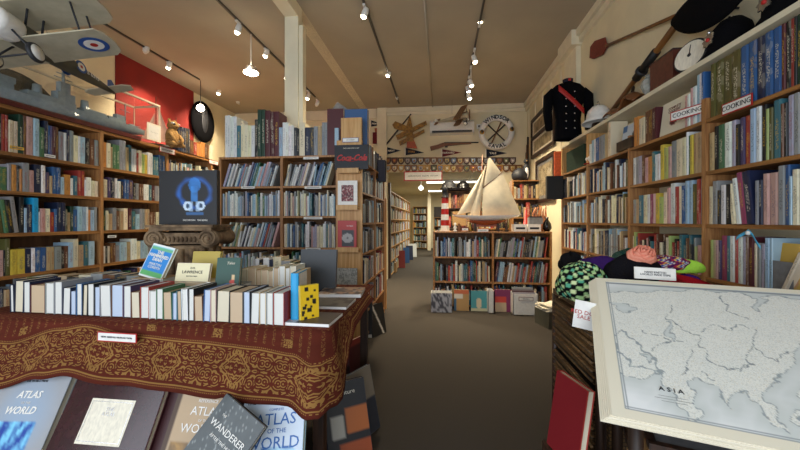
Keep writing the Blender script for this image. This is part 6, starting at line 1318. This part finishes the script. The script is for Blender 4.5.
# wire basket / glass bowl
gb=XY(604,262,2.08); t=thing('glass_bowl',(gb.x,2.03,KZ),'clear glass bowl upturned behind the purple scarf','bowl'); m=MB(); m.lathe([(.125,.12),(.13,.15),(.12,.2),(.09,.235),(.04,.25),(.002,.252)],26,cap=False,mat='glass'); m.build('bowl',t,solid=.003)
m=MB(); m.tube((0,0,0),(0,0,.12),.09,n=18,mat='glass'); m.build('foot',t)
# ================================================================ SHELF BOOKS: the largest in view one by one, the remainder as one mass
def scr(b):
    T,t,h,d=b['T'],b['t'],b['h'],b['d']
    pts=[proj(T@Vector(p)) for p in((0,0,0),(t,0,0),(t,0,h),(0,0,h))]
    if any(p is None for p in pts): return 0
    A=abs(sum(pts[i][0]*pts[(i+1)%4][1]-pts[(i+1)%4][0]*pts[i][1] for i in range(4)))/2
    cx=sum(p[0] for p in pts)/4; cy=sum(p[1] for p in pts)/4; b['cx']=cx; b['cy']=cy
    if not(0<cx<800 and 0<cy<450): return A*.01
    for x0,y0,x1,y1 in OCC:
        if x0<cx<x1 and y0<cy<y1: return A*.01
    return A*b['w']
for q in BOOKS: q['a']=scr(q)
order=sorted(range(len(BOOKS)),key=lambda i:-BOOKS[i]['a'])
NTAB=sum(1 for o in bpy.data.objects if o.name.split('.')[0]=='book' and o.parent is None)
keep=set(order[:max(0,300-NTAB)])
rowsD={}
for i,q in enumerate(BOOKS): rowsD.setdefault(q['row'],[]).append(i)
ordin={}; neigh={}
for r,l in rowsD.items():
    for k,i in enumerate(l): ordin[i]=k; neigh[i]=(BOOKS[l[k-1]]['c'] if k else None, BOOKS[l[k+1]]['c'] if k+1<len(l) else None)
mass=MB(); used=set()
def wn(c): return WORD.get(c,c)
for i,q in enumerate(BOOKS):
    if i in keep:
        o_=q['T'].translation; 
        if q['a']>260:
            o=bpy.data.objects.new('book',None); COL.objects.link(o); o.location=o_; o.empty_display_size=.05
            st=rnd.getstate()
            for nm in('cover','pages'): rnd.setstate(st); m=MB(); book_geo(m,Matrix.Translation(-o_)@q['T'],q['t'],q['h'],q['d'],q['c'],parts=nm); m.build(nm,o)
        else: m=MB(); book_geo(m,q['T'],q['t'],q['h'],q['d'],q['c']); o=m.build('book',loc=o_)
        sh,bay=q['row']; k=ordin[i]
        if sh=='row' : lab=f"{wn(q['c'])} book, {ordw(k)} from left in the {bay}"
        elif sh=='box': lab=f"{wn(q['c'])} book, {ordw(k)} in the {bay}"
        else: lab=f"{wn(q['c'])} book, {ordw(k)} from left on the {sh}, {bay}"
        tag(o,' '.join(lab.split()[:16]),'book',f"books on the {sh}, {bay}" if sh not in('row','box') else f"books, {bay}")
    else: book_geo(mass,q['T'],q['t'],q['h'],q['d'],q['c'])
o=mass.build('shelf_books'); tag(o,'the many smaller and farther books filling the shelves around the shop','books',kind='stuff')
# small shelf-edge labels
def edge_label(kind,x,y,plane,wd,mt,lab):
    c=P(x,y,**({'Y':plane-.004} if kind=='F' else {'X':plane+.004})); T=FR(c,(1,0,0) if kind=='F' else (0,1,0),(0,0,1))
    o=thing('shelf_label',c,lab,'label'); I=Matrix.Translation(-c); m=MB(); m.add([(a*wd/2,b_*.013,z*.001) for a in(-1,1) for b_ in(-1,1) for z in(0,1)],[(0,1,3,2),(4,6,7,5),(0,4,5,1),(2,3,7,6),(0,2,6,4),(1,5,7,3)],T=I@T,mat=mt); m.build('card',o)
    m=MB(); m.add([(a*wd*.38,b_*.003,.0022) for a,b_ in((-1,-1),(1,-1),(1,1),(-1,1))],[(0,1,2,3)],T=I@T,mat='grey'); m.build('print',o)
mat('yellow_card','d8a838',.6)
edge_label('L',17,148,LX,.10,'yellow_card','yellow shelf label on the top shelf edge of the warship bay')
edge_label('L',50,156,LX,.09,'white','white shelf label on the top shelf edge of the warship bay')
edge_label('L',112,236.5,LX,.10,'white','white shelf label low on the second bay of the left bookcase')
edge_label('F',311,158,MY,.17,'white','white label under the folio row of the pine bookcase')
edge_label('F',248,187.5,MY,.16,'white','white label below the leaning books, left bay of the pine bookcase')
edge_label('F',313,187.5,MY,.19,'white','white label below the leaning books, right bay of the pine bookcase')
edge_label('F',313,218,MY,.21,'white','white label below the second shelf, right bay of the pine bookcase')
edge_label('F',313,249,MY,.17,'white','white label beside the charcoal folio, right bay of the pine bookcase')
labs={}
for o in bpy.data.objects:
    if o.get('label') and o.parent is None:
        labs.setdefault(o['label'],[]).append(o.name)
        if len(o['label'].split())>16: print('LONG',o.name,o['label'])
for k,v in labs.items():
    if len(v)>1: print('DUP',k,v[:4],len(v))
print('BOOKS total',len(BOOKS),'individual',len(keep),'table',NTAB)
